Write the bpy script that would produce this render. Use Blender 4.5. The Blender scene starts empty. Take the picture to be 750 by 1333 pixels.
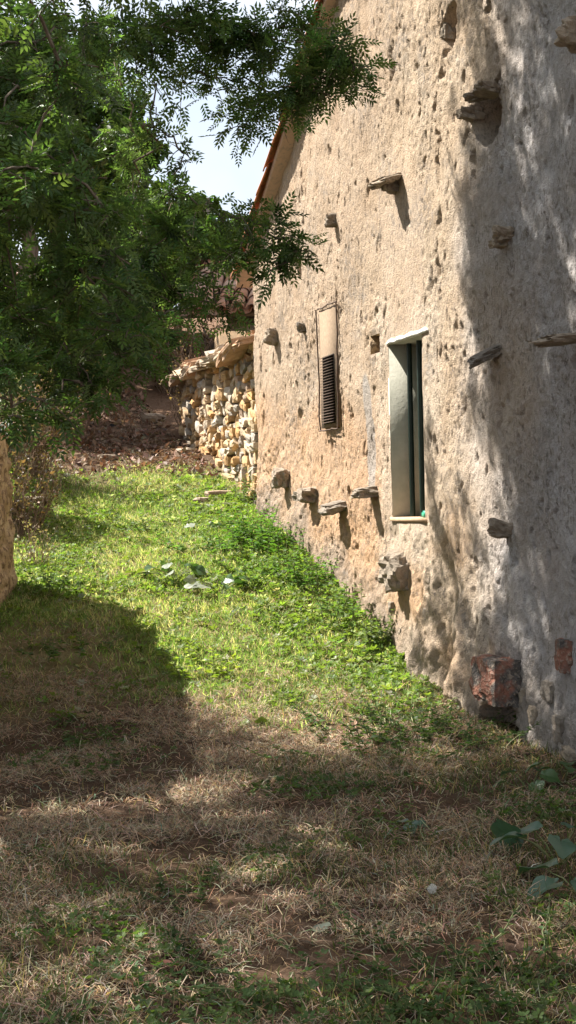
import bpy, math, random
import numpy as np
from mathutils import Matrix, Vector

rng = np.random.default_rng(7)
random.seed(7)
scene = bpy.context.scene
col = scene.collection

# ------------------------------------------------------------------ camera
FPX = 1926.0
EYE = 1.6
ROLL = 0.024
PITCH = math.atan(-(0.2518 * math.sin(ROLL) + 0.00857 * math.cos(ROLL)))
F_ = np.array([0, math.cos(PITCH), math.sin(PITCH)])
U0 = np.array([0, -math.sin(PITCH), math.cos(PITCH)])
R0 = np.array([1.0, 0, 0])
R_ = R0 * math.cos(ROLL) - U0 * math.sin(ROLL)
U_ = U0 * math.cos(ROLL) + R0 * math.sin(ROLL)
CAM = np.array([0, 0, EYE])
cd = bpy.data.cameras.new('camera')
cam = bpy.data.objects.new('camera', cd)
col.objects.link(cam)
cd.sensor_fit = 'VERTICAL'
cd.sensor_height = 36.0
cd.sensor_width = 36.0
cd.lens = FPX / 1333 * 36
cd.clip_start = 0.05
cd.clip_end = 3000
cam.matrix_world = Matrix([[R_[0], U_[0], -F_[0], CAM[0]], [R_[1], U_[1], -F_[1], CAM[1]],
                           [R_[2], U_[2], -F_[2], CAM[2]], [0, 0, 0, 1]])
scene.camera = cam

# ------------------------------------------------------------------ sun, sky, exposure
def ray(px, py):
    return F_ + R_ * ((px - 375) / FPX) + U_ * ((666.5 - py) / FPX)

_t = ray(-110, 650)
T = np.array([_t[0], _t[1], 0]); T /= np.linalg.norm(T)      # along the house wall, away from the camera
N = np.array([-T[1], T[0], 0])                               # out of the house wall, towards the lane
SUN = 0.60 * N + 0.53 * T + np.array([0, 0, 1.0]); SUN /= np.linalg.norm(SUN)
sd = bpy.data.lights.new('sun', 'SUN'); sd.energy = 5.0; sd.angle = math.radians(0.55); sd.color = (1.0, 0.94, 0.84)
so = bpy.data.objects.new('sun', sd); col.objects.link(so)
so.rotation_euler = Vector(-SUN).to_track_quat('-Z', 'Y').to_euler()
so.location = Vector(SUN) * 40
world = bpy.data.worlds.new('World'); scene.world = world; world.use_nodes = True
wn = world.node_tree; wn.nodes.clear()
wo = wn.nodes.new('ShaderNodeOutputWorld'); bg = wn.nodes.new('ShaderNodeBackground')
sky = wn.nodes.new('ShaderNodeTexSky'); sky.sky_type = 'NISHITA'; sky.sun_disc = False
sky.sun_elevation = math.asin(SUN[2]); sky.sun_rotation = math.atan2(SUN[0], SUN[1])
sky.air_density = 1.0; sky.dust_density = 2.0
tc = wn.nodes.new('ShaderNodeTexCoord')
cn = wn.nodes.new('ShaderNodeTexNoise'); cn.inputs['Scale'].default_value = 3.0; cn.inputs['Detail'].default_value = 5
cr = wn.nodes.new('ShaderNodeMapRange')
cr.inputs['From Min'].default_value = 0.25; cr.inputs['From Max'].default_value = 0.52
cr.inputs['To Max'].default_value = 0.85
mx = wn.nodes.new('ShaderNodeMix'); mx.data_type = 'RGBA'
mx.inputs[7].default_value = (7.4, 7.7, 8.2, 1)
wn.links.new(tc.outputs['Generated'], cn.inputs['Vector'])
wn.links.new(cn.outputs['Fac'], cr.inputs['Value'])
wn.links.new(cr.outputs['Result'], mx.inputs[0])
wn.links.new(sky.outputs['Color'], mx.inputs[6])
wn.links.new(mx.outputs[2], bg.inputs['Color'])
bg.inputs['Strength'].default_value = 0.056
wn.links.new(bg.outputs['Background'], wo.inputs['Surface'])
scene.view_settings.view_transform = 'Standard'
scene.view_settings.look = 'None'
scene.view_settings.gamma = 1.0
scene.view_settings.use_curve_mapping = False
scene.view_settings.exposure = 1.66

# ------------------------------------------------------------------ helpers: noise
def _h(i, j, k, s):
    n = (i.astype(np.int64) * 374761393 + j.astype(np.int64) * 668265263 + k.astype(np.int64) * 2147483647 + s * 974634541)
    n = (n ^ (n >> 13)) * 1274126177
    n = n & 0x7fffffff
    n = (n ^ (n >> 16)) * 668265263
    return ((n ^ (n >> 11)) & 0xffffff) / float(0xffffff)

def vnoise(p, s=0):
    f = np.floor(p); q = p - f; q = q * q * (3 - 2 * q)
    i, j, k = f[..., 0], f[..., 1], f[..., 2]
    r = 0
    for a in (0, 1):
        wa = q[..., 0] if a else 1 - q[..., 0]
        for b in (0, 1):
            wb = q[..., 1] if b else 1 - q[..., 1]
            for c in (0, 1):
                wc = q[..., 2] if c else 1 - q[..., 2]
                r = r + wa * wb * wc * _h(i + a, j + b, k + c, s)
    return r * 2 - 1

def fbm(p, scale, octv=4, s=0, gain=0.5):
    p = np.asarray(p, float) * scale
    a, r, t = 1.0, 0, 0
    for o in range(octv):
        r = r + a * vnoise(p + 17.3 * o, s + o); t += a; a *= gain; p = p * 2.03
    return r / t

def P2(u, v, w=0.0):
    u = np.asarray(u, float); v = np.asarray(v, float)
    return np.stack([u, v, np.zeros_like(u) + w], -1)

def sstep(a, b, x):
    t = np.clip((x - a) / (b - a), 0, 1)
    return t * t * (3 - 2 * t)

# ------------------------------------------------------------------ helpers: objects
def set_mesh(me, v, faces, smooth=False, tint=None):
    v = np.ascontiguousarray(v, np.float32)
    if isinstance(faces, np.ndarray):
        n, k = faces.shape
        me.vertices.add(len(v)); me.vertices.foreach_set('co', v.ravel())
        me.loops.add(n * k); me.loops.foreach_set('vertex_index', np.ascontiguousarray(faces, np.int32).ravel())
        me.polygons.add(n); me.polygons.foreach_set('loop_start', np.arange(0, n * k, k, dtype=np.int32))
        if smooth:
            me.polygons.foreach_set('use_smooth', np.ones(n, bool))
        me.update(calc_edges=True)
    else:
        me.from_pydata([tuple(map(float, q)) for q in v], [], faces); 
        if smooth:
            me.polygons.foreach_set('use_smooth', np.ones(len(me.polygons), bool))
        me.update()
    if tint is not None:
        at = me.attributes.new('tint', 'FLOAT_COLOR', 'POINT')
        t4 = np.ones((len(v), 4), np.float32); t4[:, :3] = tint
        at.data.foreach_set('color', t4.ravel())
    me.validate()
    return me

def tag(o, label=None, cat=None, group=None, kind=None):
    if label: o['label'] = label
    if cat: o['category'] = cat
    if group: o['group'] = group
    if kind: o['kind'] = kind
    return o

def empty(name, loc, label, cat, group=None):
    o = bpy.data.objects.new(name, None); col.objects.link(o)
    o.empty_display_size = 0.2
    o.location = Vector([float(a) for a in loc])
    return tag(o, label, cat, group)

def root_off(parent):
    p = parent
    off = np.zeros(3)
    while p is not None:
        off += np.array(p.location); p = p.parent
    return off

def mobj(name, v, faces, mat, parent=None, smooth=False, tint=None):
    v = np.asarray(v, float)
    me = bpy.data.meshes.new(name)
    if parent is not None:
        v = v - root_off(parent)
    set_mesh(me, v, faces, smooth, tint)
    o = bpy.data.objects.new(name, me); col.objects.link(o)
    if mat is not None: me.materials.append(mat)
    o.parent = parent
    return o

def iobj(name, me, loc, rot, scale, parent=None):
    """object sharing mesh data, world location loc (parents carry no rotation)"""
    o = bpy.data.objects.new(name, me); col.objects.link(o)
    o.parent = parent
    l = np.asarray(loc, float) - (root_off(parent) if parent is not None else 0)
    o.location = Vector([float(a) for a in l])
    if isinstance(rot, Matrix): o.rotation_euler = rot.to_euler()
    else: o.rotation_euler = rot
    o.scale = scale
    return o

BOXF = np.array([[0, 3, 2, 1], [4, 5, 6, 7], [0, 1, 5, 4], [1, 2, 6, 5], [2, 3, 7, 6], [3, 0, 4, 7]])
def box_verts(o, a, b, c):
    """box from corner o along vectors a, b, c (right-handed)"""
    o, a, b, c = map(lambda q: np.asarray(q, float), (o, a, b, c))
    return np.array([o, o + a, o + a + b, o + b, o + c, o + a + c, o + a + b + c, o + b + c])

def grid_faces(nu, nv, keep=None):
    i = np.arange(nu - 1)[:, None] * nv + np.arange(nv - 1)[None, :]
    f = np.stack([i, i + nv, i + nv + 1, i + 1], -1)
    if keep is not None: return f[keep]
    return f.reshape(-1, 4)

def tube(path, rad, sides=7):
    path = np.asarray(path, float); n = len(path)
    rad = np.broadcast_to(np.asarray(rad, float), (n,))
    d = np.gradient(path, axis=0); d /= np.linalg.norm(d, axis=1)[:, None] + 1e-9
    ref = np.array([0.31, 0.87, 0.13])
    a = np.cross(d, ref); a /= np.linalg.norm(a, axis=1)[:, None] + 1e-9
    b = np.cross(d, a)
    th = np.linspace(0, 2 * math.pi, sides, endpoint=False)
    v = path[:, None] + rad[:, None, None] * (np.cos(th)[None, :, None] * a[:, None] + np.sin(th)[None, :, None] * b[:, None])
    i = np.arange(n - 1)[:, None] * sides; j = np.arange(sides)[None, :]; k = (j + 1) % sides
    fs = np.stack([i + j, i + k, i + sides + k, i + sides + j], -1).reshape(-1, 4)
    return v.reshape(-1, 3), fs

class MB:
    """collects quads"""
    def __init__(s): s.v = []; s.f = []; s.n = 0
    def add(s, v, f):
        s.v.append(np.asarray(v, float)); s.f.append(np.asarray(f) + s.n); s.n += len(v)
    def box(s, o, a, b, c): s.add(box_verts(o, a, b, c), BOXF)
    def tube(s, p, r, k=6): s.add(*tube(p, r, k))
    def build(s, name, mat, parent=None, smooth=False):
        return mobj(name, np.concatenate(s.v), np.concatenate(s.f), mat, parent, smooth)

def rand_dirs(n, g=rng):
    d = g.normal(size=(n, 3)); return d / np.linalg.norm(d, axis=1)[:, None]

def basis(fwd, up):
    """rotation matrices with columns side, fwd, up"""
    f = fwd / (np.linalg.norm(fwd, axis=1)[:, None] + 1e-9)
    s = np.cross(f, up); s /= np.linalg.norm(s, axis=1)[:, None] + 1e-9
    u = np.cross(s, f)
    return np.stack([s, f, u], -1)

def scatter(tv, tf, pos, Rm, sc):
    """copies of a template, returns verts, faces, index of copy per vertex"""
    n, m = len(pos), len(tv)
    sc = np.asarray(sc, float)
    sc = sc.reshape(n, 1, -1) if sc.ndim else np.full((n, 1, 1), float(sc))
    v = np.einsum('nij,nmj->nmi', Rm, tv[None] * sc) + pos[:, None]
    f = tf[None] + (np.arange(n) * m)[:, None, None]
    return v.reshape(-1, 3), f.reshape(-1, tf.shape[1]), np.repeat(np.arange(n), m)

# ------------------------------------------------------------------ helpers: materials
class NT:
    def __init__(s, name):
        s.m = bpy.data.materials.new(name); s.m.use_nodes = True
        s.t = s.m.node_tree; s.t.nodes.clear()
        s.out = s.t.nodes.new('ShaderNodeOutputMaterial')
    def n(s, typ, **kw):
        nd = s.t.nodes.new('ShaderNode' + typ)
        for k, v in kw.items():
            if hasattr(nd, k): setattr(nd, k, v)
        return nd
    def l(s, a, b): s.t.links.new(a, b)
    def noise(s, scale, detail=4, rough=0.55, vec=None, w=None):
        nd = s.n('TexNoise'); nd.inputs['Scale'].default_value = scale
        nd.inputs['Detail'].default_value = detail; nd.inputs['Roughness'].default_value = rough
        if vec is not None: s.l(vec, nd.inputs['Vector'])
        return nd.outputs['Fac']
    def voro(s, scale, vec=None, feat='F1'):
        nd = s.n('TexVoronoi'); nd.feature = feat; nd.inputs['Scale'].default_value = scale
        if vec is not None: s.l(vec, nd.inputs['Vector'])
        return nd.outputs['Distance']
    def ramp(s, fac, stops):
        nd = s.n('ValToRGB'); e = nd.color_ramp.elements
        while len(e) < len(stops): e.new(0.5)
        for el, (p, c) in zip(e, stops):
            el.position = p; el.color = (*c, 1) if len(c) == 3 else c
        s.l(fac, nd.inputs['Fac']); return nd.outputs['Color']
    def rng(s, val, a, b, c=0.0, d=1.0):
        nd = s.n('MapRange'); s.l(val, nd.inputs['Value'])
        for k, q in zip(('From Min', 'From Max', 'To Min', 'To Max'), (a, b, c, d)): nd.inputs[k].default_value = q
        return nd.outputs['Result']
    def math(s, op, a, b):
        nd = s.n('Math'); nd.operation = op
        for i, q in enumerate((a, b)):
            if isinstance(q, (int, float)): nd.inputs[i].default_value = q
            else: s.l(q, nd.inputs[i])
        return nd.outputs[0]
    def mix(s, fac, a, b, mode='MIX'):
        nd = s.n('Mix'); nd.data_type = 'RGBA'; nd.blend_type = mode
        for i, q in ((0, fac), (6, a), (7, b)):
            if isinstance(q, (int, float)): nd.inputs[i].default_value = q
            elif isinstance(q, tuple): nd.inputs[i].default_value = (*q, 1)
            else: s.l(q, nd.inputs[i])
        return nd.outputs[2]
    def bump(s, h, strength, dist, prev=None):
        nd = s.n('Bump'); nd.inputs['Strength'].default_value = strength; nd.inputs['Distance'].default_value = dist
        s.l(h, nd.inputs['Height'])
        if prev is not None: s.l(prev, nd.inputs['Normal'])
        return nd.outputs['Normal']
    def bsdf(s, colr, rough=0.9, normal=None, spec=0.2, metal=0.0):
        nd = s.n('BsdfPrincipled')
        if isinstance(colr, tuple): nd.inputs['Base Color'].default_value = (*colr, 1)
        else: s.l(colr, nd.inputs['Base Color'])
        if isinstance(rough, (int, float)): nd.inputs['Roughness'].default_value = rough
        else: s.l(rough, nd.inputs['Roughness'])
        nd.inputs['Specular IOR Level'].default_value = spec
        nd.inputs['Metallic'].default_value = metal
        if normal is not None: s.l(normal, nd.inputs['Normal'])
        s.l(nd.outputs[0], s.out.inputs['Surface'])
        return nd
    def pos(s): return s.n('NewGeometry').outputs['Position']
    def obj(s): return s.n('TexCoord').outputs['Object']
    def tint(s):
        nd = s.n('Attribute'); nd.attribute_name = 'tint'; return nd.outputs['Color']
    def orand(s): return s.n('ObjectInfo').outputs['Random']

def mat_plaster():
    m = NT('wall_plaster'); p = m.pos(); tint = m.tint()
    n1 = m.noise(3.0, 6, 0.6, p); n2 = m.noise(26, 5, 0.65, p); n3 = m.noise(90, 4, 0.6, p)
    c = m.mix(m.rng(n1, 0.3, 0.7), tint, m.mix(1.0, tint, (0.86, 0.80, 0.74), 'MULTIPLY'))
    c = m.mix(m.rng(n2, 0.52, 0.72, 0, 0.55), c, m.mix(1.0, c, (1.2, 1.17, 1.12), 'MULTIPLY'))
    c = m.mix(m.rng(n3, 0.36, 0.28, 0, 0.7), c, m.mix(1.0, c, (0.55, 0.5, 0.46), 'MULTIPLY'))
    # grey lichen stains in patches
    st = m.math('MULTIPLY', m.rng(m.noise(1.6, 6, 0.72, p), 0.48, 0.62), m.rng(m.noise(22, 5, 0.7, p), 0.42, 0.60))
    c = m.mix(m.math('MULTIPLY', st, 0.6), c, (0.20, 0.19, 0.18))
    mp = m.n('Mapping'); mp.inputs['Scale'].default_value = (1, 1, 0.4); m.l(p, mp.inputs['Vector'])
    slit_shade = m.math('MULTIPLY', m.rng(m.noise(55, 4, 0.65, mp.outputs[0]), 0.54, 0.62), m.rng(m.noise(2.2, 4, 0.6, p), 0.34, 0.55))
    c = m.mix(m.math('MULTIPLY', slit_shade, 0.75), c, (0.17, 0.145, 0.125))  # dark upright flecks paint in the shade of slits in the plaster
    b = m.bump(n2, 0.7, 0.025); b = m.bump(n3, 1.0, 0.016, b); b = m.bump(m.noise(220, 3, 0.6, p), 0.6, 0.004, b)
    m.bsdf(c, 0.95, b, 0.1); return m.m

def mat_adobe_shade():
    m = NT('crumbling_adobe'); p = m.pos()
    n1 = m.noise(4, 6, 0.65, p); n2 = m.noise(18, 5, 0.6, p); n3 = m.noise(80, 4, 0.6, p)
    c = m.ramp(n1, [(0.3, (0.26, 0.18, 0.11)), (0.5, (0.46, 0.35, 0.23)), (0.7, (0.60, 0.49, 0.35))])
    c = m.mix(m.rng(n2, 0.50, 0.58, 0, 0.8), c, (0.16, 0.11, 0.075))
    b = m.bump(n2, 0.8, 0.03); b = m.bump(n3, 0.5, 0.008, b)
    m.bsdf(c, 0.95, b, 0.1); return m.m

def mat_stone(name, stops, scale=1.0, lichen=0.3):
    m = NT(name); o = m.pos()
    r = m.orand(); n1 = m.noise(14 * scale, 5, 0.6, o); n2 = m.noise(60 * scale, 4, 0.6, o)
    c = m.ramp(r, stops)
    c = m.mix(m.rng(n1, 0.35, 0.7), m.mix(1.0, c, (0.72, 0.68, 0.62), 'MULTIPLY'), m.mix(1.0, c, (1.12, 1.1, 1.06), 'MULTIPLY'))
    c = m.mix(m.math('MULTIPLY', m.rng(n2, 0.55, 0.7), lichen), c, (0.17, 0.165, 0.15))
    b = m.bump(n1, 0.6, 0.03); b = m.bump(n2, 0.5, 0.008, b)
    m.bsdf(c, 0.92, b, 0.15); return m.m

def mat_simple(name, c1, c2, scale=12, rough=0.85, bump=0.3, spec=0.2, metal=0.0):
    m = NT(name); p = m.pos(); n1 = m.noise(scale, 5, 0.6, p); n2 = m.noise(scale * 5, 3, 0.6, p)
    c = m.mix(m.rng(n1, 0.35, 0.65), c1, c2)
    b = m.bump(n2, bump, 0.006)
    m.bsdf(c, rough, b, spec, metal); return m.m

def mat_leaf(name, trans=0.45, gloss=0.35, tcol=(1.25, 1.35, 0.5), rough=0.42):
    m = NT(name); t = m.tint()
    d = m.n('BsdfPrincipled'); m.l(t, d.inputs['Base Color']); d.inputs['Roughness'].default_value = rough
    d.inputs['Specular IOR Level'].default_value = gloss
    tr = m.n('BsdfTranslucent'); m.l(m.mix(1.0, t, tcol, 'MULTIPLY'), tr.inputs['Color'])
    mixn = m.n('MixShader'); mixn.inputs[0].default_value = trans
    m.l(d.outputs[0], mixn.inputs[1]); m.l(tr.outputs[0], mixn.inputs[2])
    m.l(mixn.outputs[0], m.out.inputs['Surface']); return m.m

def mat_tile():
    m = NT('clay_tile'); p = m.pos(); r = m.orand()
    c = m.ramp(r, [(0.0, (0.30, 0.15, 0.09)), (0.35, (0.40, 0.22, 0.14)), (0.7, (0.33, 0.22, 0.17)), (1.0, (0.50, 0.34, 0.25))])
    n1 = m.noise(18, 5, 0.65, p)
    c = m.mix(m.rng(n1, 0.5, 0.68, 0, 0.75), c, (0.22, 0.20, 0.18))
    b = m.bump(m.noise(70, 4, 0.6, p), 0.4, 0.006)
    m.bsdf(c, 0.9, b, 0.15); return m.m

def mat_ground():
    m = NT('earth'); p = m.pos()
    n1 = m.noise(1.1, 5, 0.6, p); n2 = m.noise(9, 6, 0.65, p); n3 = m.noise(55, 5, 0.65, p)
    t = m.tint()
    c = m.mix(m.rng(n1, 0.35, 0.65), t, m.mix(1.0, t, (0.8, 0.78, 0.74), 'MULTIPLY'))
    c = m.mix(m.rng(n2, 0.35, 0.7), m.mix(1.0, c, (0.65, 0.6, 0.55), 'MULTIPLY'), c)
    c = m.mix(m.rng(n3, 0.55, 0.7, 0, 0.6), c, m.mix(1.0, c, (1.5, 1.45, 1.35), 'MULTIPLY'))
    b = m.bump(n2, 0.8, 0.05); b = m.bump(n3, 0.8, 0.012, b)
    m.bsdf(c, 0.97, b, 0.08); return m.m

def mat_bark(name='bark', c1=(0.10, 0.075, 0.055), c2=(0.22, 0.18, 0.14)):
    m = NT(name); p = m.pos()
    mp = m.n('Mapping'); mp.inputs['Scale'].default_value = (1, 1, 0.25); m.l(p, mp.inputs['Vector'])
    n1 = m.noise(22, 6, 0.65, mp.outputs[0])
    c = m.mix(m.rng(n1, 0.35, 0.65), c1, c2)
    m.bsdf(c, 0.9, m.bump(n1, 0.9, 0.03), 0.15); return m.m

M_WALL = mat_plaster()
M_ADOBE = mat_adobe_shade()
M_RUBBLE = mat_stone('rubble_stone', [(0.0, (0.50, 0.31, 0.15)), (0.2, (0.52, 0.39, 0.24)), (0.4, (0.36, 0.32, 0.27)), (0.55, (0.54, 0.34, 0.16)),
                                      (0.75, (0.52, 0.47, 0.40)), (0.9, (0.30, 0.28, 0.26)), (1.0, (0.50, 0.33, 0.22))])
M_PUTLOG = mat_stone('weathered_stone', [(0.0, (0.24, 0.21, 0.18)), (0.5, (0.32, 0.27, 0.22)), (1.0, (0.20, 0.18, 0.165))], 1.5, 0.75)
M_SLAB = mat_stone('roof_slab_stone', [(0.0, (0.36, 0.27, 0.20)), (0.4, (0.45, 0.38, 0.30)), (0.7, (0.40, 0.25, 0.16)), (1.0, (0.34, 0.32, 0.29))], 1.0, 0.4)
M_MORTAR = mat_simple('earth_mortar', (0.30, 0.21, 0.13), (0.20, 0.15, 0.10), 14, 0.97, 0.8, 0.05)
M_TILE = mat_tile()
M_WHITE = mat_simple('whitewash', (0.50, 0.49, 0.42), (0.40, 0.40, 0.34), 9, 0.9, 0.3, 0.1)
M_LINTEL = mat_simple('white_lintel', (0.80, 0.79, 0.75), (0.66, 0.64, 0.58), 16, 0.9, 0.5, 0.1)
M_GREENP = mat_simple('dark_green_paint', (0.004, 0.014, 0.010), (0.008, 0.022, 0.016), 30, 0.45, 0.2, 0.4)
M_GREENB = mat_simple('green_plastic', (0.02, 0.22, 0.14), (0.03, 0.3, 0.18), 30, 0.5, 0.2, 0.4)
M_IRON = mat_simple('rusty_iron', (0.06, 0.045, 0.038), (0.13, 0.075, 0.05), 40, 0.8, 0.4, 0.3)
def mat_red():
    m = NT('red_stone'); p = m.pos(); n1 = m.noise(5, 5, 0.6, p); n2 = m.noise(40, 4, 0.6, p)
    c = m.mix(m.rng(n1, 0.46, 0.54), (0.27, 0.13, 0.095), (0.105, 0.095, 0.09))  # dark grey patches stand in for shade on the block's left side
    c = m.mix(m.rng(n2, 0.52, 0.64, 0, 0.7), c, (0.36, 0.29, 0.23))
    m.bsdf(c, 0.95, m.bump(n2, 1.0, 0.02, m.bump(n1, 0.7, 0.05)), 0.1); return m.m
M_REDSTONE = mat_red()
M_SILL = mat_simple('clay_sill', (0.50, 0.36, 0.24), (0.42, 0.28, 0.18), 12, 0.9, 0.5, 0.1)
M_MESH_BACK = mat_simple('rendered_panel', (0.25, 0.185, 0.13), (0.19, 0.14, 0.10), 40, 0.95, 0.5, 0.1)
M_BARK = mat_bark()
M_TWIG = mat_bark('dry_twig', (0.16, 0.11, 0.08), (0.30, 0.22, 0.16))
M_LEAF = mat_leaf('ash_leaf', 0.5, 0.3, (1.3, 1.4, 0.55))
M_FARLEAF = mat_leaf('far_leaf', 0.35, 0.25)
M_GRASS = mat_leaf('grass_blade', 0.55, 0.35, (1.3, 1.45, 0.7))
M_STRAW = mat_leaf('straw', 0.2, 0.25, (1.1, 1.0, 0.8), 0.6)
M_WEED = mat_leaf('weed_leaf', 0.5, 0.25, (1.2, 1.3, 0.5), 0.55)
M_GROUND = mat_ground()
def glass():
    m = NT('window_glass'); nd = m.bsdf((0.02, 0.025, 0.025), 0.08, None, 0.5); return m.m
M_GLASS = glass()

# ------------------------------------------------------------------ terrain
_gy = np.array([-40, 0, 6.5, 8.3, 9.6, 10.8, 11.7, 13.2, 15.2, 16.2, 18, 20.8, 25, 32, 42, 60, 120, 400, 900])
_gz = np.array([-1.0, -0.05, 0.0, 0.02, 0.12, 0.28, 0.50, 0.84, 1.27, 1.50, 1.88, 2.42, 3.5, 5.3, 6.6, 7.6, 11, 16, 20])
_ty = np.arange(-40, 900, 0.1); _tz = np.interp(_ty, _gy, _gz)
_k = np.hanning(15); _k /= _k.sum()
_tz = np.convolve(np.pad(_tz, 7, mode='edge'), _k, 'valid')

def ground_z(x, y):
    x = np.asarray(x, float); y = np.asarray(y, float)
    z = np.interp(y, _ty, _tz)
    bank = sstep(-2.3, -5.0, x) * sstep(14.0, 17.5, y) * 1.3
    dist = np.hypot(x, y - 10)
    z = z + bank
    z = z + fbm(P2(x, y), 0.7, 2, 3) * 0.05 * np.clip(dist / 6, 0.5, 1.5) + fbm(P2(x, y), 3.5, 3, 5) * 0.022
    z = z + fbm(P2(x, y), 0.06, 3, 9) * 1.2 * sstep(22, 60, dist)
    return z

def G(x, y): return float(ground_z(np.array([x]), np.array([y]))[0])

def pix_ground(px, py):
    r = ray(px, py); s = np.arange(3.0, 60, 0.03)
    p = CAM + r * s[:, None]
    k = np.argmax(p[:, 2] < ground_z(p[:, 0], p[:, 1]))
    return p[k]

def pix_at(px, py, Y):
    r = ray(px, py); return CAM + r * (Y / r[1])

def project(p):
    d = np.asarray(p) - CAM; w = d @ F_
    return 375 + FPX * (d @ R_) / w, 666.5 - FPX * (d @ U_) / w

# the house wall plane
W0 = pix_at(700, 1000, 8.8); W0 = np.array([W0[0], W0[1], 0.0])
def wall_uv(px, py, off=0.0):
    r = ray(px, py); o = W0 + N * off
    s = ((o - CAM) @ N) / (r @ N); p = CAM + r * s
    return float((p - W0) @ T), float(p[2])
def wall_pt(u, v, w=0.0): return W0 + T * u + N * w + np.array([0, 0, v])

def ground_colour(x, y):
    dry = np.array([0.12, 0.08, 0.056]); soil = np.array([0.085, 0.056, 0.042]); green = np.array([0.27, 0.245, 0.125]); litter = np.array([0.20, 0.125, 0.085])
    n = fbm(P2(x, y), 0.9, 4, 21)
    g = sstep(9.2, 10.6, y + n) * sstep(19.0, 17.0, y + n * 1.5)
    c = dry + (soil - dry) * sstep(0.0, 0.5, fbm(P2(x, y), 1.6, 3, 31))[..., None]
    c = c + (green - c) * (g * 0.75)[..., None]
    lit = sstep(19, 22, y)
    return c + (litter - c) * lit[..., None]

def axis(lo, hi, fine_lo, fine_hi, step, grow=1.35):
    a = list(np.arange(fine_lo, fine_hi, step))
    s = step
    q = a[0]
    left = []
    while q > lo: s *= grow; q -= s; left.append(q)
    s = step; q = a[-1]; right = []
    while q < hi: s *= grow; q += s; right.append(q)
    return np.array(left[::-1] + a + right)

gx = axis(-500, 500, -4.2, 3.4, 0.035); gyy = axis(-60, 800, 3.6, 20.0, 0.04)
XX, YY = np.meshgrid(gx, gyy, indexing='ij')
ZZ = ground_z(XX, YY)
gv = np.stack([XX, YY, ZZ], -1).reshape(-1, 3)
go = mobj('ground', gv, grid_faces(len(gx), len(gyy)), M_GROUND, None, True, ground_colour(XX, YY).reshape(-1, 3))
tag(go, 'bare earth lane and hillside under the grass', 'ground', kind='structure')

# ------------------------------------------------------------------ main house
UF, _ = wall_uv(334, 600)                  # far corner
UN = -7.2                                  # near corner, out of frame
def top_line(u):
    """gable verge: eave at the far corner, ridge out of frame"""
    ue, ve = wall_uv(331, 340); um, vm = wall_uv(442, 0)
    k = (vm - ve) / (um - ue)
    ridge = (UF + UN) / 2
    a = ve + k * (u - ue); r = ve + k * (ridge - ue)
    return np.where(u > ridge, a, r - abs(k) * (ridge - u) * 1.0), k
KR = float(top_line(np.array([0.0]))[1])
house = empty('adobe_house', wall_pt(0, 0, -3), 'tall old adobe house with rough ochre plastered gable wall along the lane', 'house')

# openings
WU1, WV1 = wall_uv(506, 449); WU0, _ = wall_uv(552, 560); WV0 = wall_uv(514, 673)[1]
HU1, HV1 = wall_uv(482, 438); HU0, HV0 = wall_uv(495, 458)                 # small square putlog hole
us = np.concatenate([np.linspace(UN, -1.2, 60)[:-1], np.arange(-1.2, UF, 0.0125), [UF]])
vs = np.concatenate([np.arange(-0.2, 5.3, 0.0125), np.linspace(5.4, 8.0, 40)])
def snap(a, val): a[np.argmin(abs(a - val))] = val
for q in (WU0, WU1, HU0, HU1): snap(us, q)
for q in (WV0, WV1, HV0, HV1): snap(vs, q)
UU, VV = np.meshgrid(us, vs, indexing='ij')
TOP = top_line(us)[0][:, None] + np.zeros_like(VV)
VC = np.minimum(VV, TOP)
PP = P2(UU, VC)
gbase = ground_z(W0[0] + T[0] * us, W0[1] + T[1] * us)[:, None]
hgt = VC - gbase
d = fbm(PP, 0.55, 3, 40) * 0.055 + fbm(PP, 2.6, 3, 41) * 0.026
mid = fbm(PP, 9, 3, 42); fine = fbm(PP, 24, 2, 43)
rough_low = sstep(1.6, 0.4, hgt + fbm(PP, 1.1, 3, 44) * 0.9)
_wu = fbm(PP, 14, 2, 55) * 0.035; _wv = fbm(PP, 11, 2, 56) * 0.05
PW = np.stack([UU * 0.95 + VC * 0.18 + _wu, VC * 0.95 - UU * 0.25 + _wv, UU * 0.3], -1)
grain = fbm(PW, 42, 2, 49)
patchy = 0.55 + 0.6 * sstep(-0.3, 0.4, fbm(PP, 1.7, 3, 53))
d += mid * (0.005 + 0.017 * rough_low) + (fine * 0.0040 + grain * 0.0075) * patchy * (1 + 0.5 * rough_low)
pit = sstep(0.36, 0.55, fbm(PW * np.array([1, 0.5, 1]), 24, 3, 45) * (0.55 + 0.55 * patchy)); d -= pit * 0.02
d += fbm(PW * np.array([1, 0.33, 1]), 38, 3, 54) * 0.011 * patchy
pit2 = sstep(0.44, 0.60, fbm(PW * np.array([1, 0.45, 1]), 11, 3, 46)); d -= pit2 * 0.03
# flare of the wall foot, strongest below and right of the window
uflare = wall_uv(600, 860)[0]
d += sstep(0.9, -0.1, hgt) * (0.05 + 0.13 * np.exp(-((UU - uflare) / 0.9) ** 2)) * (1 + 0.5 * fbm(PP, 3.0, 3, 47))
# vertical ribs between washed-out channels at the foot
d += sstep(1.25, 0.6, hgt) * np.exp(-((UU - uflare) / 1.2) ** 2) * fbm(P2(UU * 4.2, VC * 0.9), 1.0, 3, 48) * 0.10
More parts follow.
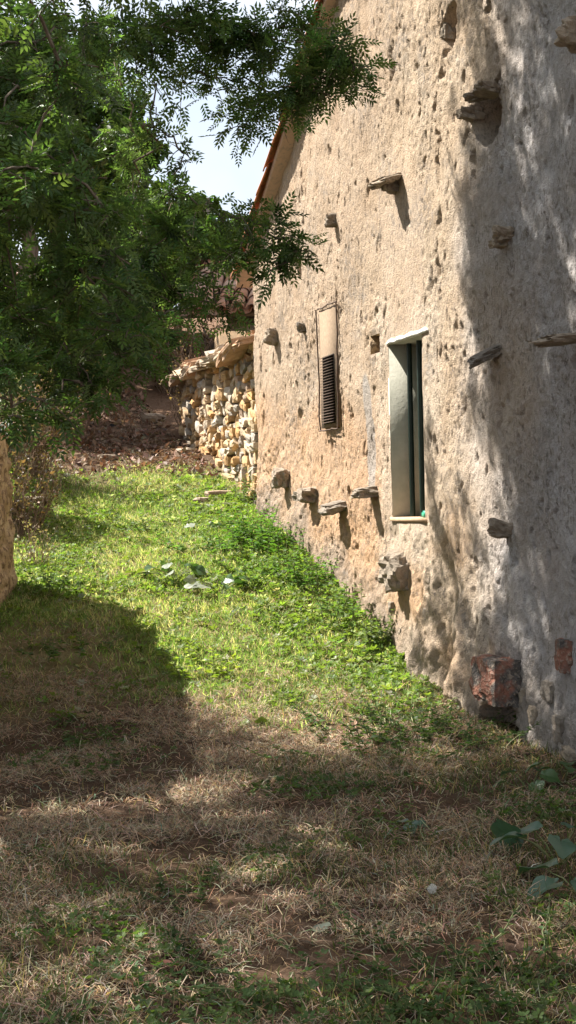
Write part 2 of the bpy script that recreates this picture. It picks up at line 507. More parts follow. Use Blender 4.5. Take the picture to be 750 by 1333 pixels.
# thick patch of fallen render: smoother panel to the upper left of the window
pu1, pv1 = wall_uv(495, 262); pu0, pv0 = wall_uv(552, 425)
panel = sstep(pu0 - 0.08, pu0 + 0.05, UU + fbm(PP, 5, 3, 50) * 0.1) * sstep(pu1 + 0.08, pu1 - 0.05, UU + fbm(PP, 5, 3, 51) * 0.1) * \
    sstep(pv0 - 0.1, pv0, VC) * sstep(pv1 + 0.1, pv1 - 0.1, VC + fbm(PP, 4, 2, 52) * 0.15)
d = d * (1 - 0.55 * panel)
# dished cavity behind the big broken putlog, and the niche near the top
def dent(px, py, ru, rv, depth, seed):
    u0, v0 = wall_uv(px, py)
    q = ((UU - u0) / ru) ** 2 + ((VC - v0) / rv) ** 2
    q = q * (1 + 0.7 * fbm(PP, 7, 3, seed))
    return -depth * sstep(1.0, 0.55, q)
d += dent(630, 152, 0.24, 0.21, 0.75, 60) + dent(583, 34, 0.12, 0.15, 0.16, 61) + dent(668, 945, 0.30, 0.16, 0.22, 62)
d += dent(455, 640, 0.05, 0.05, 0.06, 63) + dent(389, 350, 0.07, 0.12, 0.1, 65) + dent(500, 822, 0.14, 0.12, 0.14, 66)
# keep edges of openings crisp and near the plane
def rect_fade(u0, u1, v0, v1, m):
    du = np.maximum(np.maximum(u0 - UU, UU - u1), 0); dv = np.maximum(np.maximum(v0 - VV, VV - v1), 0)
    return sstep(0.0, m, np.hypot(du, dv))
d = d * (0.25 + 0.75 * rect_fade(WU0, WU1, WV0, WV1, 0.12)) * rect_fade(HU0, HU1, HV0, HV1, 0.04)
d = d * sstep(UF + 0.0, UF - 0.05, UU) - 0.03 * sstep(UF - 0.06, UF, UU + 0.03 * mid)
wv = W0[None, None] + UU[..., None] * T + VC[..., None] * np.array([0, 0, 1.0]) + d[..., None] * N
uc = (UU[:-1, :-1] + UU[1:, 1:]) / 2; vc = (VV[:-1, :-1] + VV[1:, 1:]) / 2
keep = (VV[:-1, :-1] < np.minimum(TOP[:-1, :-1], TOP[1:, 1:]))
keep &= ~((uc > WU0) & (uc < WU1) & (vc > WV0) & (vc < WV1))
keep &= ~((uc > HU0) & (uc < HU1) & (vc > HV0) & (vc < HV1))
# plaster colour: pinkish ochre at the far end, chalky about the window, near end greyer, with bluish tree shade put into the colour
ochre = np.array([0.64, 0.455, 0.305]); chalk = np.array([0.66, 0.575, 0.465]); cream = np.array([0.60, 0.50, 0.38]); grey = np.array([0.53, 0.545, 0.575]); orange = np.array([0.60, 0.39, 0.22])
sand = np.array([0.56, 0.455, 0.345])
n1 = fbm(PP, 0.9, 4, 70); n2 = fbm(PP, 2.4, 4, 71)
tc_ = sand + (cream - sand) * sstep(3.6, 1.2, UU + n1 * 1.2)[..., None]
low_far = sstep(WU1 - 0.25, WU1 + 0.1, UU + n2 * 0.18) * sstep(2.35, 1.9, VC + n1 * 0.5 - (UU - WU1) * 0.08)
tc_ = tc_ + (ochre - tc_) * (low_far * 0.85)[..., None]
mch = np.exp(-(np.maximum(np.maximum(WU0 - 0.25 - UU, UU - WU1 - 0.15), 0) / 0.18) ** 2) * np.exp(-(np.maximum(np.maximum(WV0 - 0.35 - VC, VC - WV1 - 0.12), 0) / 0.25) ** 2)
tc_ = tc_ + (chalk - tc_) * (np.clip(mch + n2 * 0.35, 0, 1) * np.clip(mch * 3, 0, 1) * 0.8)[..., None]
tc_ = tc_ + (chalk * np.array([0.98, 0.93, 0.9]) - tc_) * (panel * 0.7)[..., None]
mg_shade = sstep(1.1, -0.2, UU + n1 * 0.9) * 0.9
tc_ = tc_ + (grey - tc_) * mg_shade[..., None]
mo = rough_low * sstep(-0.2, 0.5, n2) * sstep(-0.9, 0.2, UU)
tc_ = tc_ + (orange - tc_) * (mo * 0.6)[..., None]
# grey cement smear down the wall left of the window
su, sv = wall_uv(481, 570)
sm = sstep(1.0, 0.7, ((UU - su - (VC - sv) * 0.12) / 0.13) ** 2 + ((VC - sv) / 0.5) ** 2 + n2 * 0.5)
tc_ = tc_ + (np.array([0.42, 0.415, 0.40]) - tc_) * (sm * 0.8)[..., None]
# plaster blends to a darker grey towards the foot
ft = sstep(0.55, 0.1, hgt + n2 * 0.35) * 0.6
tc_ = tc_ + (np.array([0.36, 0.33, 0.29]) - tc_) * ft[..., None]
wall_o = mobj('gable_wall', wv.reshape(-1, 3), grid_faces(len(us), len(vs), keep), M_WALL, house, True, np.clip(tc_ * np.array([0.79, 0.765, 0.765]), 0.02, 0.85).reshape(-1, 3))

# side and rear walls, inner faces
VE = float(top_line(np.array([UF]))[0][0]); DEPTH = 7.5
mb = MB()
mb.box(wall_pt(UF - 0.5, -0.5, -0.05), -N * DEPTH, T * 0.49, np.array([0, 0, VE + 0.45]))
so_ = mb.build('side_wall', M_ADOBE, house)
mb = MB(); mb.box(wall_pt(UN, -0.8, -0.05), -N * DEPTH, T * 0.5, np.array([0, 0, VE + 0.4])); mb.build('side_wall', M_ADOBE, house)
mb = MB(); mb.box(wall_pt(UN, -0.8, -DEPTH - 0.04), -N * 0.4, T * (UF - UN), np.array([0, 0, VE + 0.4])); mb.build('rear_wall', M_ADOBE, house)
# roof: two sloping slabs and barrel tiles along the verge
RI = (UF + UN) / 2; VR = float(top_line(np.array([RI]))[0][0])
roof_mb = MB()
dn_far = T * (UF + 0.35 - RI) + np.array([0, 0, KR * (UF + 0.35 - RI)])
dn_near = -T * (RI - UN + 0.35) + np.array([0, 0, KR * (RI - UN + 0.35)])
roof_mb.box(wall_pt(RI, VR + 0.015, 0.10), -N * (DEPTH + 0.6), dn_far, np.array([0, 0, 0.09]))
roof_mb.box(wall_pt(RI, VR + 0.015, 0.10), dn_near, -N * (DEPTH + 0.6), np.array([0, 0, 0.09]))
roof = roof_mb.build('roof', M_TILE, house)

def barrel_mesh(name, r0=0.105, r1=0.085, L=0.46, th=0.014, seg=7, mat=None):
    """half-round clay tile, axis +Y from wide low end at y=0, crown up"""
    v = []; a = np.linspace(0, math.pi, seg)
    for y, r in ((0, r0), (L, r1)):
        for rr in (r, r - th):
            for t in a: v.append((rr * math.cos(t), y, rr * math.sin(t) * 0.8))
    S = seg; f = []
    for i in range(S - 1):
        f.append([i, i + 1, 2 * S + i + 1, 2 * S + i]); f.append([S + i, 3 * S + i, 3 * S + i + 1, S + i + 1])
        f.append([i, S + i, S + i + 1, i + 1]); f.append([2 * S + i, 2 * S + i + 1, 3 * S + i + 1, 3 * S + i])
    f += [[0, 2 * S, 3 * S, S], [S - 1, 2 * S - 1, 4 * S - 1, 3 * S - 1]]
    me = bpy.data.meshes.new(name); set_mesh(me, np.array(v), np.array(f)); me.materials.append(mat or M_TILE)
    return me
TILE_ME = [barrel_mesh('tile', 0.105 + 0.008 * i, 0.085, 0.46) for i in range(3)]
def tile_rot(axis_dir, up):
    y = Vector(axis_dir).normalized(); z = Vector(up); x = y.cross(z).normalized(); z = x.cross(y)
    return Matrix((x, y, z)).transposed()
upslope = -(dn_far / np.linalg.norm(dn_far))
nrm = np.cross(upslope, N); nrm = nrm if nrm[2] > 0 else -nrm
L = np.linalg.norm(dn_far); q = 0.0
M_VERGE = mat_simple('orange_tile', (0.52, 0.22, 0.11), (0.44, 0.20, 0.11), 14, 0.9, 0.4, 0.15)
VERGE_ME = [barrel_mesh('verge_tile', 0.12, 0.095, 0.46, mat=M_VERGE) for i in range(2)]
k = 0
while q < L - 0.1:
    for row, w in enumerate((0.05, -0.16, -0.37)):
        p = wall_pt(RI, VR + 0.10, w) + dn_far * ((L - q) / L) + nrm * (0.012 * (k % 2))
        iobj('tile', VERGE_ME[k % 2] if row == 0 else TILE_ME[(k + row) % 3], p, tile_rot(upslope + rng.normal(size=3) * 0.02, nrm), (1, 1, 1), roof)
    q += 0.37; k += 1

# window
_wb = MB(); _wb.box(wall_pt(WU0 - 0.02, WV0 - 0.02, -0.59), T * (WU1 - WU0 + 0.04), np.array([0, 0, WV1 - WV0 + 0.04]), -N * 0.02)
win = _wb.build('window', M_GREENP, house)
rv = MB(); D_ = 0.58; e = 0.03
rv.box(wall_pt(WU1 + 0.001, WV0 - 0.0, -0.0), -N * D_, T * e, np.array([0, 0, WV1 - WV0]))     # far jamb
rv.box(wall_pt(WU0 - e - 0.001, WV0, -0.02), -N * (D_ - 0.02), T * e, np.array([0, 0, WV1 - WV0]))
rv.box(wall_pt(WU0, WV1 + 0.001, -0.02), -N * (D_ - 0.02), T * (WU1 - WU0), np.array([0, 0, e]))
rv.build('reveal', M_WHITE, win)
# wavy white lintel lip
lp = []; 
for i in range(15):
    s = i / 14; u = WU1 + 0.03 - s * (WU1 - WU0 + 0.19); j = 0.003 * rng.normal()
    hh = 0.034 + 0.006 * rng.normal() if 0 < i < 14 else 0.015
    base = WV1 + 0.002
    for (w, z) in ((-0.03, 0), (0.018 + j, 0.0 + j * 0.5), (0.014 + j, hh), (-0.03, hh)): lp.append(wall_pt(u, base + z, w))
lf = []
for i in range(14):
    for j in range(4): a, b = i * 4 + j, i * 4 + (j + 1) % 4; lf.append([a, b, b + 4, a + 4])
lf += [[3, 2, 1, 0], [56, 57, 58, 59]]
mobj('lintel', np.array(lp), np.array(lf), M_LINTEL, win)
sl = MB(); sl.box(wall_pt(WU0 - 0.03, WV0 - 0.032, -0.56), T * (WU1 - WU0 + 0.05), np.array([0, 0, 0.031]), N * 0.577)
sl.build('sill', M_SILL, win)
fr = MB(); z1 = np.array([0, 0, WV1 - WV0]); wd = -0.27
for uu in (WU0 + 0.004, WU1 - 0.064): fr.box(wall_pt(uu, WV0 + 0.003, wd), -N * 0.05, T * 0.06, z1 * 0.99)
for vv in (WV0 + 0.004, WV1 - 0.07): fr.box(wall_pt(WU0 + 0.064, vv, wd - 0.002), -N * 0.045, T * (WU1 - WU0 - 0.128), np.array([0, 0, 0.06]))
fr.box(wall_pt((WU0 + WU1) / 2 - 0.03, WV0 + 0.064, wd - 0.003), -N * 0.044, T * 0.06, z1 - np.array([0, 0, 0.135]))
fr.build('frame', M_GREENP, win)
for uu in (WU0 + 0.064, (WU0 + WU1) / 2 + 0.03):
    gm = MB(); gm.box(wall_pt(uu, WV0 + 0.064, wd - 0.02), -N * 0.006, T * ((WU1 - WU0) / 2 - 0.096), z1 - np.array([0, 0, 0.135])); gm.build('pane', M_GLASS, win)
for du in (0.10, 0.33, 0.56):
    bm_ = MB(); bm_.tube([wall_pt(WU1 - du, WV0 + 0.001, -0.13), wall_pt(WU1 - du, (WV0 + WV1) / 2, -0.13), wall_pt(WU1 - du, WV1 - 0.001, -0.13)], 0.021, 8)
    bm_.build('bar', M_GREENP, win, True)
cb = MB()
for uu, w, h_ in ((WU0 + 0.16, -0.05, 0.05), (WU0 + 0.27, -0.08, 0.035)):
    cb = MB(); cb.box(wall_pt(uu, WV0, w), -N * 0.03, T * 0.05, np.array([0.0, 0.0, h_])); cb.build('green_latch', M_GREENB, win)

# small square hole with dark back
hm = MB()
hm.box(wall_pt(HU0 - 0.01, HV0 - 0.01, -0.22), T * (HU1 - HU0 + 0.02), np.array([0, 0, HV1 - HV0 + 0.02]), -N * 0.02)
for a in (HU0 - 0.02, HU1): hm.box(wall_pt(a, HV0, 0.0), -N * 0.22, T * 0.02, np.array([0, 0, HV1 - HV0]))
for a in (HV0 - 0.02, HV1): hm.box(wall_pt(HU0 - 0.02, a, -0.001), -N * 0.22, T * (HU1 - HU0 + 0.04), np.array([0, 0, 0.02]))
hm.build('putlog_hole', M_ADOBE, house)

# grille panel: wire frame, rendered upper part, iron louvre below
GU1, GVb = wall_uv(421, 561); GU0, _ = wall_uv(444, 480); GVt = wall_uv(432, 397)[1]
gp = MB(); gp.box(wall_pt(GU0 + 0.02, GVb + 0.02, -0.02), T * (GU1 - GU0 - 0.04), np.array([0, 0, GVt - GVb - 0.04]), N * 0.042)
grille = gp.build('vent_panel', M_MESH_BACK, house)
rails = [((GU0, GVb), (GU1, GVb)), ((GU0, GVt), (GU1, GVt)), ((GU0, GVb), (GU0, GVt)), ((GU1, GVb), (GU1, GVt))]
for (a, b) in rails:
    w_ = MB(); pts = []
    for s in np.linspace(0, 1, 9):
        pts.append(wall_pt(a[0] + (b[0] - a[0]) * s + rng.normal() * 0.006, a[1] + (b[1] - a[1]) * s + rng.normal() * 0.004, 0.032 + rng.normal() * 0.006))
    w_.tube(pts, 0.007, 5); w_.build('frame_rod', M_IRON, grille)
lv0, lv1 = GVb + 0.05, GVb + (GVt - GVb) * 0.60
dk = MB(); dk.box(wall_pt(GU0 + 0.12, lv0, 0.0225), T * (GU1 - GU0 - 0.24), np.array([0, 0, lv1 - lv0]), N * 0.005); dk.build('louvre_back', mat_simple('louvre_black', (0.02, 0.017, 0.015), (0.03, 0.025, 0.02)), grille)  # flat near-black backing sheet behind the louvre slats
nl = 24
lm = bpy.data.meshes.new('louvre_slat')
sv_ = box_verts((0, 0, 0), T * (GU1 - GU0 - 0.24), N * 0.022 + np.array([0, 0, -0.006]), np.array([0, 0, 0.007])); set_mesh(lm, sv_, BOXF); lm.materials.append(M_IRON)
for i in range(nl):
    iobj('louvre_slat', lm, wall_pt(GU0 + 0.12, lv0 + (lv1 - lv0) * (i + 0.5) / nl, 0.028), (0, 0, 0), (1, 1, 1), grille)

# protruding stones (variants of rough rock, shared meshes)
def rock_mesh(name, seed, mat, cut=2, flat=0.8, disp=0.28, blocky=0.5, hf=0.0, smooth=False):
    import bmesh
    bm = bmesh.new(); bmesh.ops.create_cube(bm, size=2.0)
    bmesh.ops.subdivide_edges(bm, edges=bm.edges[:], cuts=cut, use_grid_fill=True)
    co = np.array([v.co[:] for v in bm.verts]); nn = co / np.linalg.norm(co, axis=1)[:, None]
    c2 = co * blocky + nn * 1.25 * (1 - blocky)
    c2 = c2 * (1 + disp * fbm(nn + seed * 3.7, 1.1, 3, seed))[:, None]
    c2 += fbm(nn + seed, 2.5, 2, seed + 5)[:, None] * nn * 0.12
    if hf: c2 += fbm(co + seed, 2.6, 3, seed + 9)[:, None] * nn * hf
    for v, c in zip(bm.verts, c2): v.co = c
    for f_ in bm.faces: f_.smooth = smooth
    me = bpy.data.meshes.new(name); bm.to_mesh(me); bm.free(); me.materials.append(mat)
    return me
PUT = [rock_mesh('stone', i, M_PUTLOG, 7, disp=0.5, blocky=0.55, hf=0.42) for i in range(6)]
WROT = Matrix((T, N, (0, 0, 1))).transposed()      # local x along wall, y out, z up
def put_stone(px, py, su, sn, sv, w=None, tilt=0.0, kind=0, me=None, name='stone'):
    w_ = sn * 0.45 if w is None else w
    u, v = wall_uv(px, py, w_)
    su, sn, sv = su * 0.76, sn * 0.78, sv * 0.8
    r = WROT @ Matrix.Rotation(tilt, 3, 'X') @ Matrix.Rotation(rng.normal() * 0.2, 3, 'Z')
    return iobj(name, me or PUT[kind % 6], wall_pt(u, v, sn * 0.45 if w is None else w), r, (su, sn, sv), house)
put_stone(636, 117, 0.10, 0.09, 0.035, 0.02, 0.2, 0); put_stone(613, 148, 0.05, 0.09, 0.05, 0.0, 0.2, 1); put_stone(622, 126, 0.08, 0.09, 0.03, 0.02, -0.2, 5); put_stone(632, 140, 0.08, 0.12, 0.09, -0.16, 0.3, 3)
put_stone(508, 235, 0.13, 0.14, 0.035, 0.05, -0.25, 2); put_stone(512, 243, 0.07, 0.09, 0.05, 0.02, 0.0, 3)
put_stone(436, 288, 0.08, 0.10, 0.06, 0.02, 0.0, 4)
put_stone(657, 306, 0.09, 0.08, 0.05, 0.02, 0.0, 5); put_stone(653, 315, 0.07, 0.07, 0.04, 0.02, 0.0, 1)
put_stone(637, 461, 0.10, 0.15, 0.035, 0.05, -0.45, 0); put_stone(752, 440, 0.16, 0.22, 0.03, 0.07, -0.08, 2); put_stone(760, 45, 0.10, 0.16, 0.09, 0.04, 0.0, 3)
put_stone(356, 440, 0.09, 0.11, 0.09, 0.02, 0.3, 4); put_stone(394, 427, 0.06, 0.06, 0.05, 0.01, 0.0, 5)
put_stone(367, 624, 0.12, 0.10, 0.10, 0.03, 0.0, 0); put_stone(401, 645, 0.16, 0.12, 0.075, 0.04, 0.15, 1)
put_stone(439, 661, 0.13, 0.14, 0.055, 0.04, -0.2, 2); put_stone(480, 640, 0.11, 0.15, 0.05, 0.05, -0.15, 3)
put_stone(521, 742, 0.17, 0.15, 0.13, 0.03, 0.0, 4); put_stone(528, 752, 0.12, 0.15, 0.12, 0.02, 0.0, 0)
put_stone(655, 690, 0.09, 0.11, 0.06, 0.03, 0.15, 5)
put_stone(583, 20, 0.08, 0.05, 0.07, -0.07, 0, 2); put_stone(582, 42, 0.07, 0.05, 0.07, -0.06, 0, 3)
FOOT = [rock_mesh('stone', 80 + i, M_PUTLOG, 5, disp=0.4, blocky=0.5, hf=0.3) for i in range(4)]
# foot stones showing through the render
for (px, py, a, b) in ((688, 905, .07, .07), (700, 930, .08, .07), (690, 960, .1, .06), (708, 975, .12, .08), (672, 968, .12, .05), (575, 845, .05, .09), (605, 905, .05, .07), (735, 950, .12, .1),
                       (615, 870, .05, .1), (640, 925, .05, .07), (560, 800, .07, .06), (552, 860, .06, .06), (530, 820, .07, .05), (515, 790, .06, .05), (720, 900, .1, .08), (745, 985, .14, .07)):
    put_stone(px, py, a, 0.07, b, 0.005, 0, int(px) % 6, me=FOOT[int(px) % 4])
RED = rock_mesh('red_block', 3, M_REDSTONE, 9, disp=0.16, blocky=0.84, hf=0.22)
rb = put_stone(658, 884, 0.26, 0.20, 0.175, 0.06, 0.0, me=RED, name='red_block')
put_stone(738, 853, 0.11, 0.07, 0.115, 0.005, 0.0, me=RED, name='red_block')

# ------------------------------------------------------------------ stone shed
SH0, SH1 = UF + 0.03, wall_uv(231, 540)[0]
ve0 = wall_uv(331, 447)[1]; ve1 = wall_uv(231, 486)[1]
SETB = -0.10
shed = empty('stone_shed', wall_pt((SH0 + SH1) / 2, G(*wall_pt((SH0 + SH1) / 2, 0)[:2]), SETB - 1.5), 'low rubble stone shed with slab eaves beyond the adobe house', 'shed')
sw = MB()
sw.box(wall_pt(SH0, -0.2, SETB - 0.45), T * (SH1 - SH0), N * 0.38, np.array([0, 0, ve0 + 0.2 - 0.05]))
sw.box(wall_pt(SH1 - 0.4, 0.2, SETB - 0.45), T * 0.4, -N * 3.0, np.array([0, 0, ve1 - 0.25 + 0.6]))
swall = sw.build('stone_wall', M_MORTAR, shed)
ROCKS = [rock_mesh('stone', 20 + i, M_RUBBLE, 2, disp=0.38, blocky=0.72) for i in range(12)]
v = 0.55
r2 = np.random.default_rng(11)
slist = []
while v < ve0 - 0.02:
    hgt_ = r2.uniform(0.07, 0.125); u = SH0 + r2.uniform(-0.05, 0.1)
    while u < SH1:
        wd_ = r2.uniform(0.11, 0.30); gp_ = wall_pt(u + wd_ / 2, 0, 0)
        if v + hgt_ > G(gp_[0], gp_[1]) - 0.03:
            c = wall_pt(u + wd_ / 2, v + hgt_ / 2 + r2.normal() * 0.016, SETB - 0.06 + r2.normal() * 0.03)
            slist.append((c, WROT @ Matrix.Rotation(r2.normal() * 0.25, 3, 'Y') @ Matrix.Rotation(r2.integers(2) * math.pi, 3, 'Z'), (wd_ / 2, r2.uniform(0.07, 0.12), hgt_ / 2 * r2.uniform(0.85, 1.15))))
        u += wd_ + 0.008
    v += hgt_ + 0.004
slist.sort(key=lambda q: -q[2][0] * q[2][2] / (q[0][1] ** 2))
for c, rt, sc in slist[:300]: iobj('stone', ROCKS[r2.integers(12)], c, rt, sc, swall)
sv__, sf__, so__ = [], [], 0
for c, rt, sc in slist[300:]:
    me = ROCKS[r2.integers(12)]; co = np.array([q.co[:] for q in me.vertices])
    sv__.append((co * np.array(sc)) @ np.array(rt).T + c); sf__.append(np.array([p.vertices[:] for p in me.polygons]) + so__); so__ += len(co)
if sv__: mobj('small_stones', np.concatenate(sv__), np.concatenate(sf__), M_RUBBLE, swall)['kind'] = 'stuff'
# roof: barrel tiles behind a ragged row of slabs
rdir = -N * math.cos(math.radians(20)) + np.array([0, 0, math.sin(math.radians(20))])
rm = MB(); rm.box(wall_pt(SH0, ve0 + 0.04, SETB + 0.02), T * (SH1 - SH0 + 0.1), rdir * 3.2, np.array([0, 0, 0.05]))
sroof = rm.build('roof', M_MORTAR, shed)
SL = [rock_mesh('slab', 40 + i, M_SLAB, 3, disp=0.12, blocky=0.93) for i in range(5)]
u = SH0 + 0.05; i = 0
while u < SH1 + 0.05:
    wd_ = r2.uniform(0.28, 0.55)
    for lay in range(3):
        c = wall_pt(u + wd_ / 2 + lay * 0.2, ve0 + 0.03 + lay * 0.075 + r2.normal() * 0.02, SETB - 0.05 - lay * 0.12 + r2.normal() * 0.03)
        iobj('slab', SL[i % 5], c, WROT @ Matrix.Rotation(r2.normal() * 0.11 + (0.07 if lay == 0 else 0.03), 3, 'Y') @ Matrix.Rotation(-0.2, 3, 'X'), (wd_ * 0.55, 0.30, 0.026 + 0.016 * r2.random()), sroof)
        i += 1
    u += wd_ * 0.86
nr = np.cross(rdir, T); nr = nr if nr[2] > 0 else -nr
for a in range(int((SH1 - SH0) / 0.24)):
    for b in range(6):
        p = wall_pt(SH0 + 0.12 + a * 0.24, ve0 + 0.13, SETB - 0.28) + rdir * (b * 0.38) + nr * 0.02
        iobj('tile', TILE_ME[(a + b) % 3], p, tile_rot(rdir + r2.normal(size=3) * 0.03, nr), (1.05, 1, 1.1), sroof)

# ------------------------------------------------------------------ house with tiled roof behind the shed
BY = 24.5
c0 = pix_at(238, 415, BY); c1 = pix_at(352, 330, BY + 3.0)
e_dir = np.array([1.0, -0.12, 0]); e_dir /= np.linalg.norm(e_dir)
b_in = np.array([0.12, 1.0, 0]); b_in /= np.linalg.norm(b_in)
BL = c0.copy(); bh = BL[2]
back = empty('tiled_house', (BL[0] + 2.5, BL[1] + 2, G(BL[0] + 2.5, BL[1] + 2)), 'house with weathered clay tile roof standing behind the stone shed', 'house')
bw = MB(); bw.box(np.array([BL[0], BL[1], 2.0]) + b_in * 0.3 + e_dir * 0.7, e_dir * 5.2, b_in * 5.5, np.array([0, 0, bh - 2.0]))
bw.build('wall', M_ADOBE, back)
slope = b_in * math.cos(math.radians(29)) + np.array([0, 0, math.sin(math.radians(29))])
bs = MB(); bs.box(BL - e_dir * 0.1, e_dir * 6.2, slope * 3.6, np.array([0, 0, 0.06]))
top = BL - e_dir * 0.1 + slope * 3.6
dslope = b_in * math.cos(math.radians(29)) - np.array([0, 0, math.sin(math.radians(29))])
bs.box(top, e_dir * 6.2, dslope * 3.6, np.array([0, 0, 0.06]))
broof = bs.build('roof', M_MORTAR, back)
bn = np.cross(e_dir, slope)
for a in range(14):
    for b in range(9):
        for cover in (0, 1):
            p = BL + e_dir * (0.06 + a * 0.25 + cover * 0.125) + slope * (b * 0.38 - 0.08 + 0.03 * r2.normal()) + bn * (0.16 if cover else 0.15)
            rot = tile_rot(slope + r2.normal(size=3) * 0.03, bn if cover else -bn)
            iobj('tile', TILE_ME[(a * 3 + b) % 3], p if cover else p + bn * 0.02, rot, (1.15, 1, 1.25), broof)
ch = MB(); cc = pix_at(270, 300, BY + 3.6); ch.box(cc + np.array([-0.07, -0.07, -0.5]), np.array([0.14, 0, 0]), np.array([0, 0.14, 0]), np.array([0, 0, 1.05]))
ch.box(cc + np.array([-0.10, -0.10, 0.551]), np.array([0.20, 0, 0]), np.array([0, 0.20, 0]), np.array([0, 0, 0.05]))
ch.build('chimney', M_PUTLOG, broof)

# ------------------------------------------------------------------ crumbling adobe building on the left
LC = pix_at(21, 700, 13.0)
lx, ly = LC[0], LC[1]
left = empty('adobe_ruin', (lx - 1.2, ly - 2.0, G(lx - 1.2, ly - 2)), 'crumbling adobe wall end at the left edge of the lane', 'wall')
lu = np.arange(0, 4.4, 0.02); lz = np.arange(0.2, 3.8, 0.02)
AU, AZ = np.meshgrid(lu, lz, indexing='ij')
Q = P2(AU, AZ)
def ruin_top(a): return G(lx, ly) + np.interp(a, [0, 0.25, 1.6, 4.4], [1.15, 1.35, 1.95, 2.3]) + 0.08 * fbm(P2(a, a * 0), 2, 3, 81)
ltop = ruin_top(lu)
AZc = np.minimum(AZ, ltop[:, None])
ld = fbm(Q, 1.2, 3, 82) * 0.03 + fbm(Q, 9, 4, 83) * 0.035 - sstep(0.12, 0.3, fbm(Q * np.array([1, 0.5, 1]), 4.2, 4, 85)) * 0.035 - sstep(0.25, 0.4, fbm(Q, 11, 3, 86)) * 0.02
ld -= sstep(0.12, 0.0, AU) * 0.05
ld -= 0.012 * (AZ - 1.0)
LD = np.array([-0.10, -1.0, 0]); LD /= np.linalg.norm(LD); LN = np.array([1.0, -0.10, 0]); LN /= np.linalg.norm(LN)
lv = np.array([lx, ly, 0]) + AU[..., None] * LD + AZc[..., None] * np.array([0, 0, 1]) + ld[..., None] * LN
mobj('flaking_face', lv.reshape(-1, 3), grid_faces(len(lu), len(lz))[:, ::-1], M_ADOBE, left, True)
lb = MB(); st_ = np.linspace(0.05, 4.35, 24)
for a, b in zip(st_[:-1], st_[1:]):
    lb.box(np.array([lx, ly, 0.2]) - LN * 0.14 + LD * a, LD * (b - a - 0.001), np.array([0, 0, float(ruin_top(np.array([a]))[0]) - 0.23]), LN * 0.0 - LN * 0.42)
lb.build('wall', M_ADOBE, left)
for i in range(9):
    a = 0.3 + i * 0.46
    iobj('coping_slab', SL[i % 5], np.array([lx, ly, float(ruin_top(np.array([a]))[0])]) + LD * a - LN * 0.25, (0.1, 0.05, r2.normal() * 0.2), (0.26, 0.24, 0.04), left)

# ------------------------------------------------------------------ leaves
LEAF_V = np.array([[0, 0, 0], [0.5, 0.42, 0.10], [0, 1.0, -0.10], [-0.5, 0.42, 0.10]])
LEAF_F = np.array([[0, 1, 2], [0, 2, 3]])
def compound_template(n_pairs=4, length=1.0, leaf=0.36, width=0.072):
    vs_, fs_ = [], []
    k = 0
    items = [(length, 0.0)] + [(length * (0.28 + 0.62 * i / (n_pairs - 1 + 1e-9)), s) for i in range(n_pairs) for s in (-1, 1)]
    for (y, s) in items:
        ang = s * math.radians(52); ll = leaf * (1.0 if s else 1.1)
        R = np.array([[math.cos(ang), math.sin(ang), 0], [-math.sin(ang), math.cos(ang), 0], [0, 0, 1]])
        v = LEAF_V * np.array([width * 2, ll, ll * 0.9]); v = v @ R.T + np.array([0, y, -0.18 * y * y])
        v[:, 2] -= 0.10 * abs(s) * (v[:, 0] / max(leaf, 1e-6)) ** 2 * leaf
        vs_.append(v); fs_.append(LEAF_F + k); k += 4
    return np.concatenate(vs_), np.concatenate(fs_)
CT_V, CT_F = compound_template()

def leaf_tint(n, base, var, g):
    t = np.asarray(base)[None] * (1 + g.normal(size=(n, 1)) * var)
    t = t * (1 + g.normal(size=(n, 3)) * np.array([0.18, 0.06, 0.12]) * var * 2)
    return np.clip(t, 0.004, 0.6)

def clump_sprays(c, r, nleaf, g, leaf_len, twigs=7, droop=0.5):
    """twig paths and compound-leaf positions and directions in one clump"""
    paths, P, Dd = [], [], []
    per = max(1, nleaf // twigs)
    for _ in range(twigs):
        d = g.normal(size=3) * np.array([1, 1, 0.7]); d[2] += 0.1; d /= np.linalg.norm(d)
        st = c + g.normal(size=3) * r * 0.30 - d * r * 0.35
        ln = r * g.uniform(0.8, 1.5); s = np.linspace(0, 1, 5)[:, None]
        pth = st + d * ln * s + np.array([0, 0, -1]) * droop * ln * s ** 2 * 0.6
        paths.append(pth)
        q = g.uniform(0.1, 1.0, per); 
        pos = st + d * ln * q[:, None] + np.array([0, 0, -1]) * (droop * ln * 0.6 * q ** 2)[:, None]
        pos = pos + g.normal(size=(per, 3)) * r * 0.10
        ld_ = d * 0.7 + g.normal(size=(per, 3)) * 0.75 + np.array([0, 0, -0.35 * droop])
        P.append(pos); Dd.append(ld_)
    return paths, np.concatenate(P), np.concatenate(Dd)

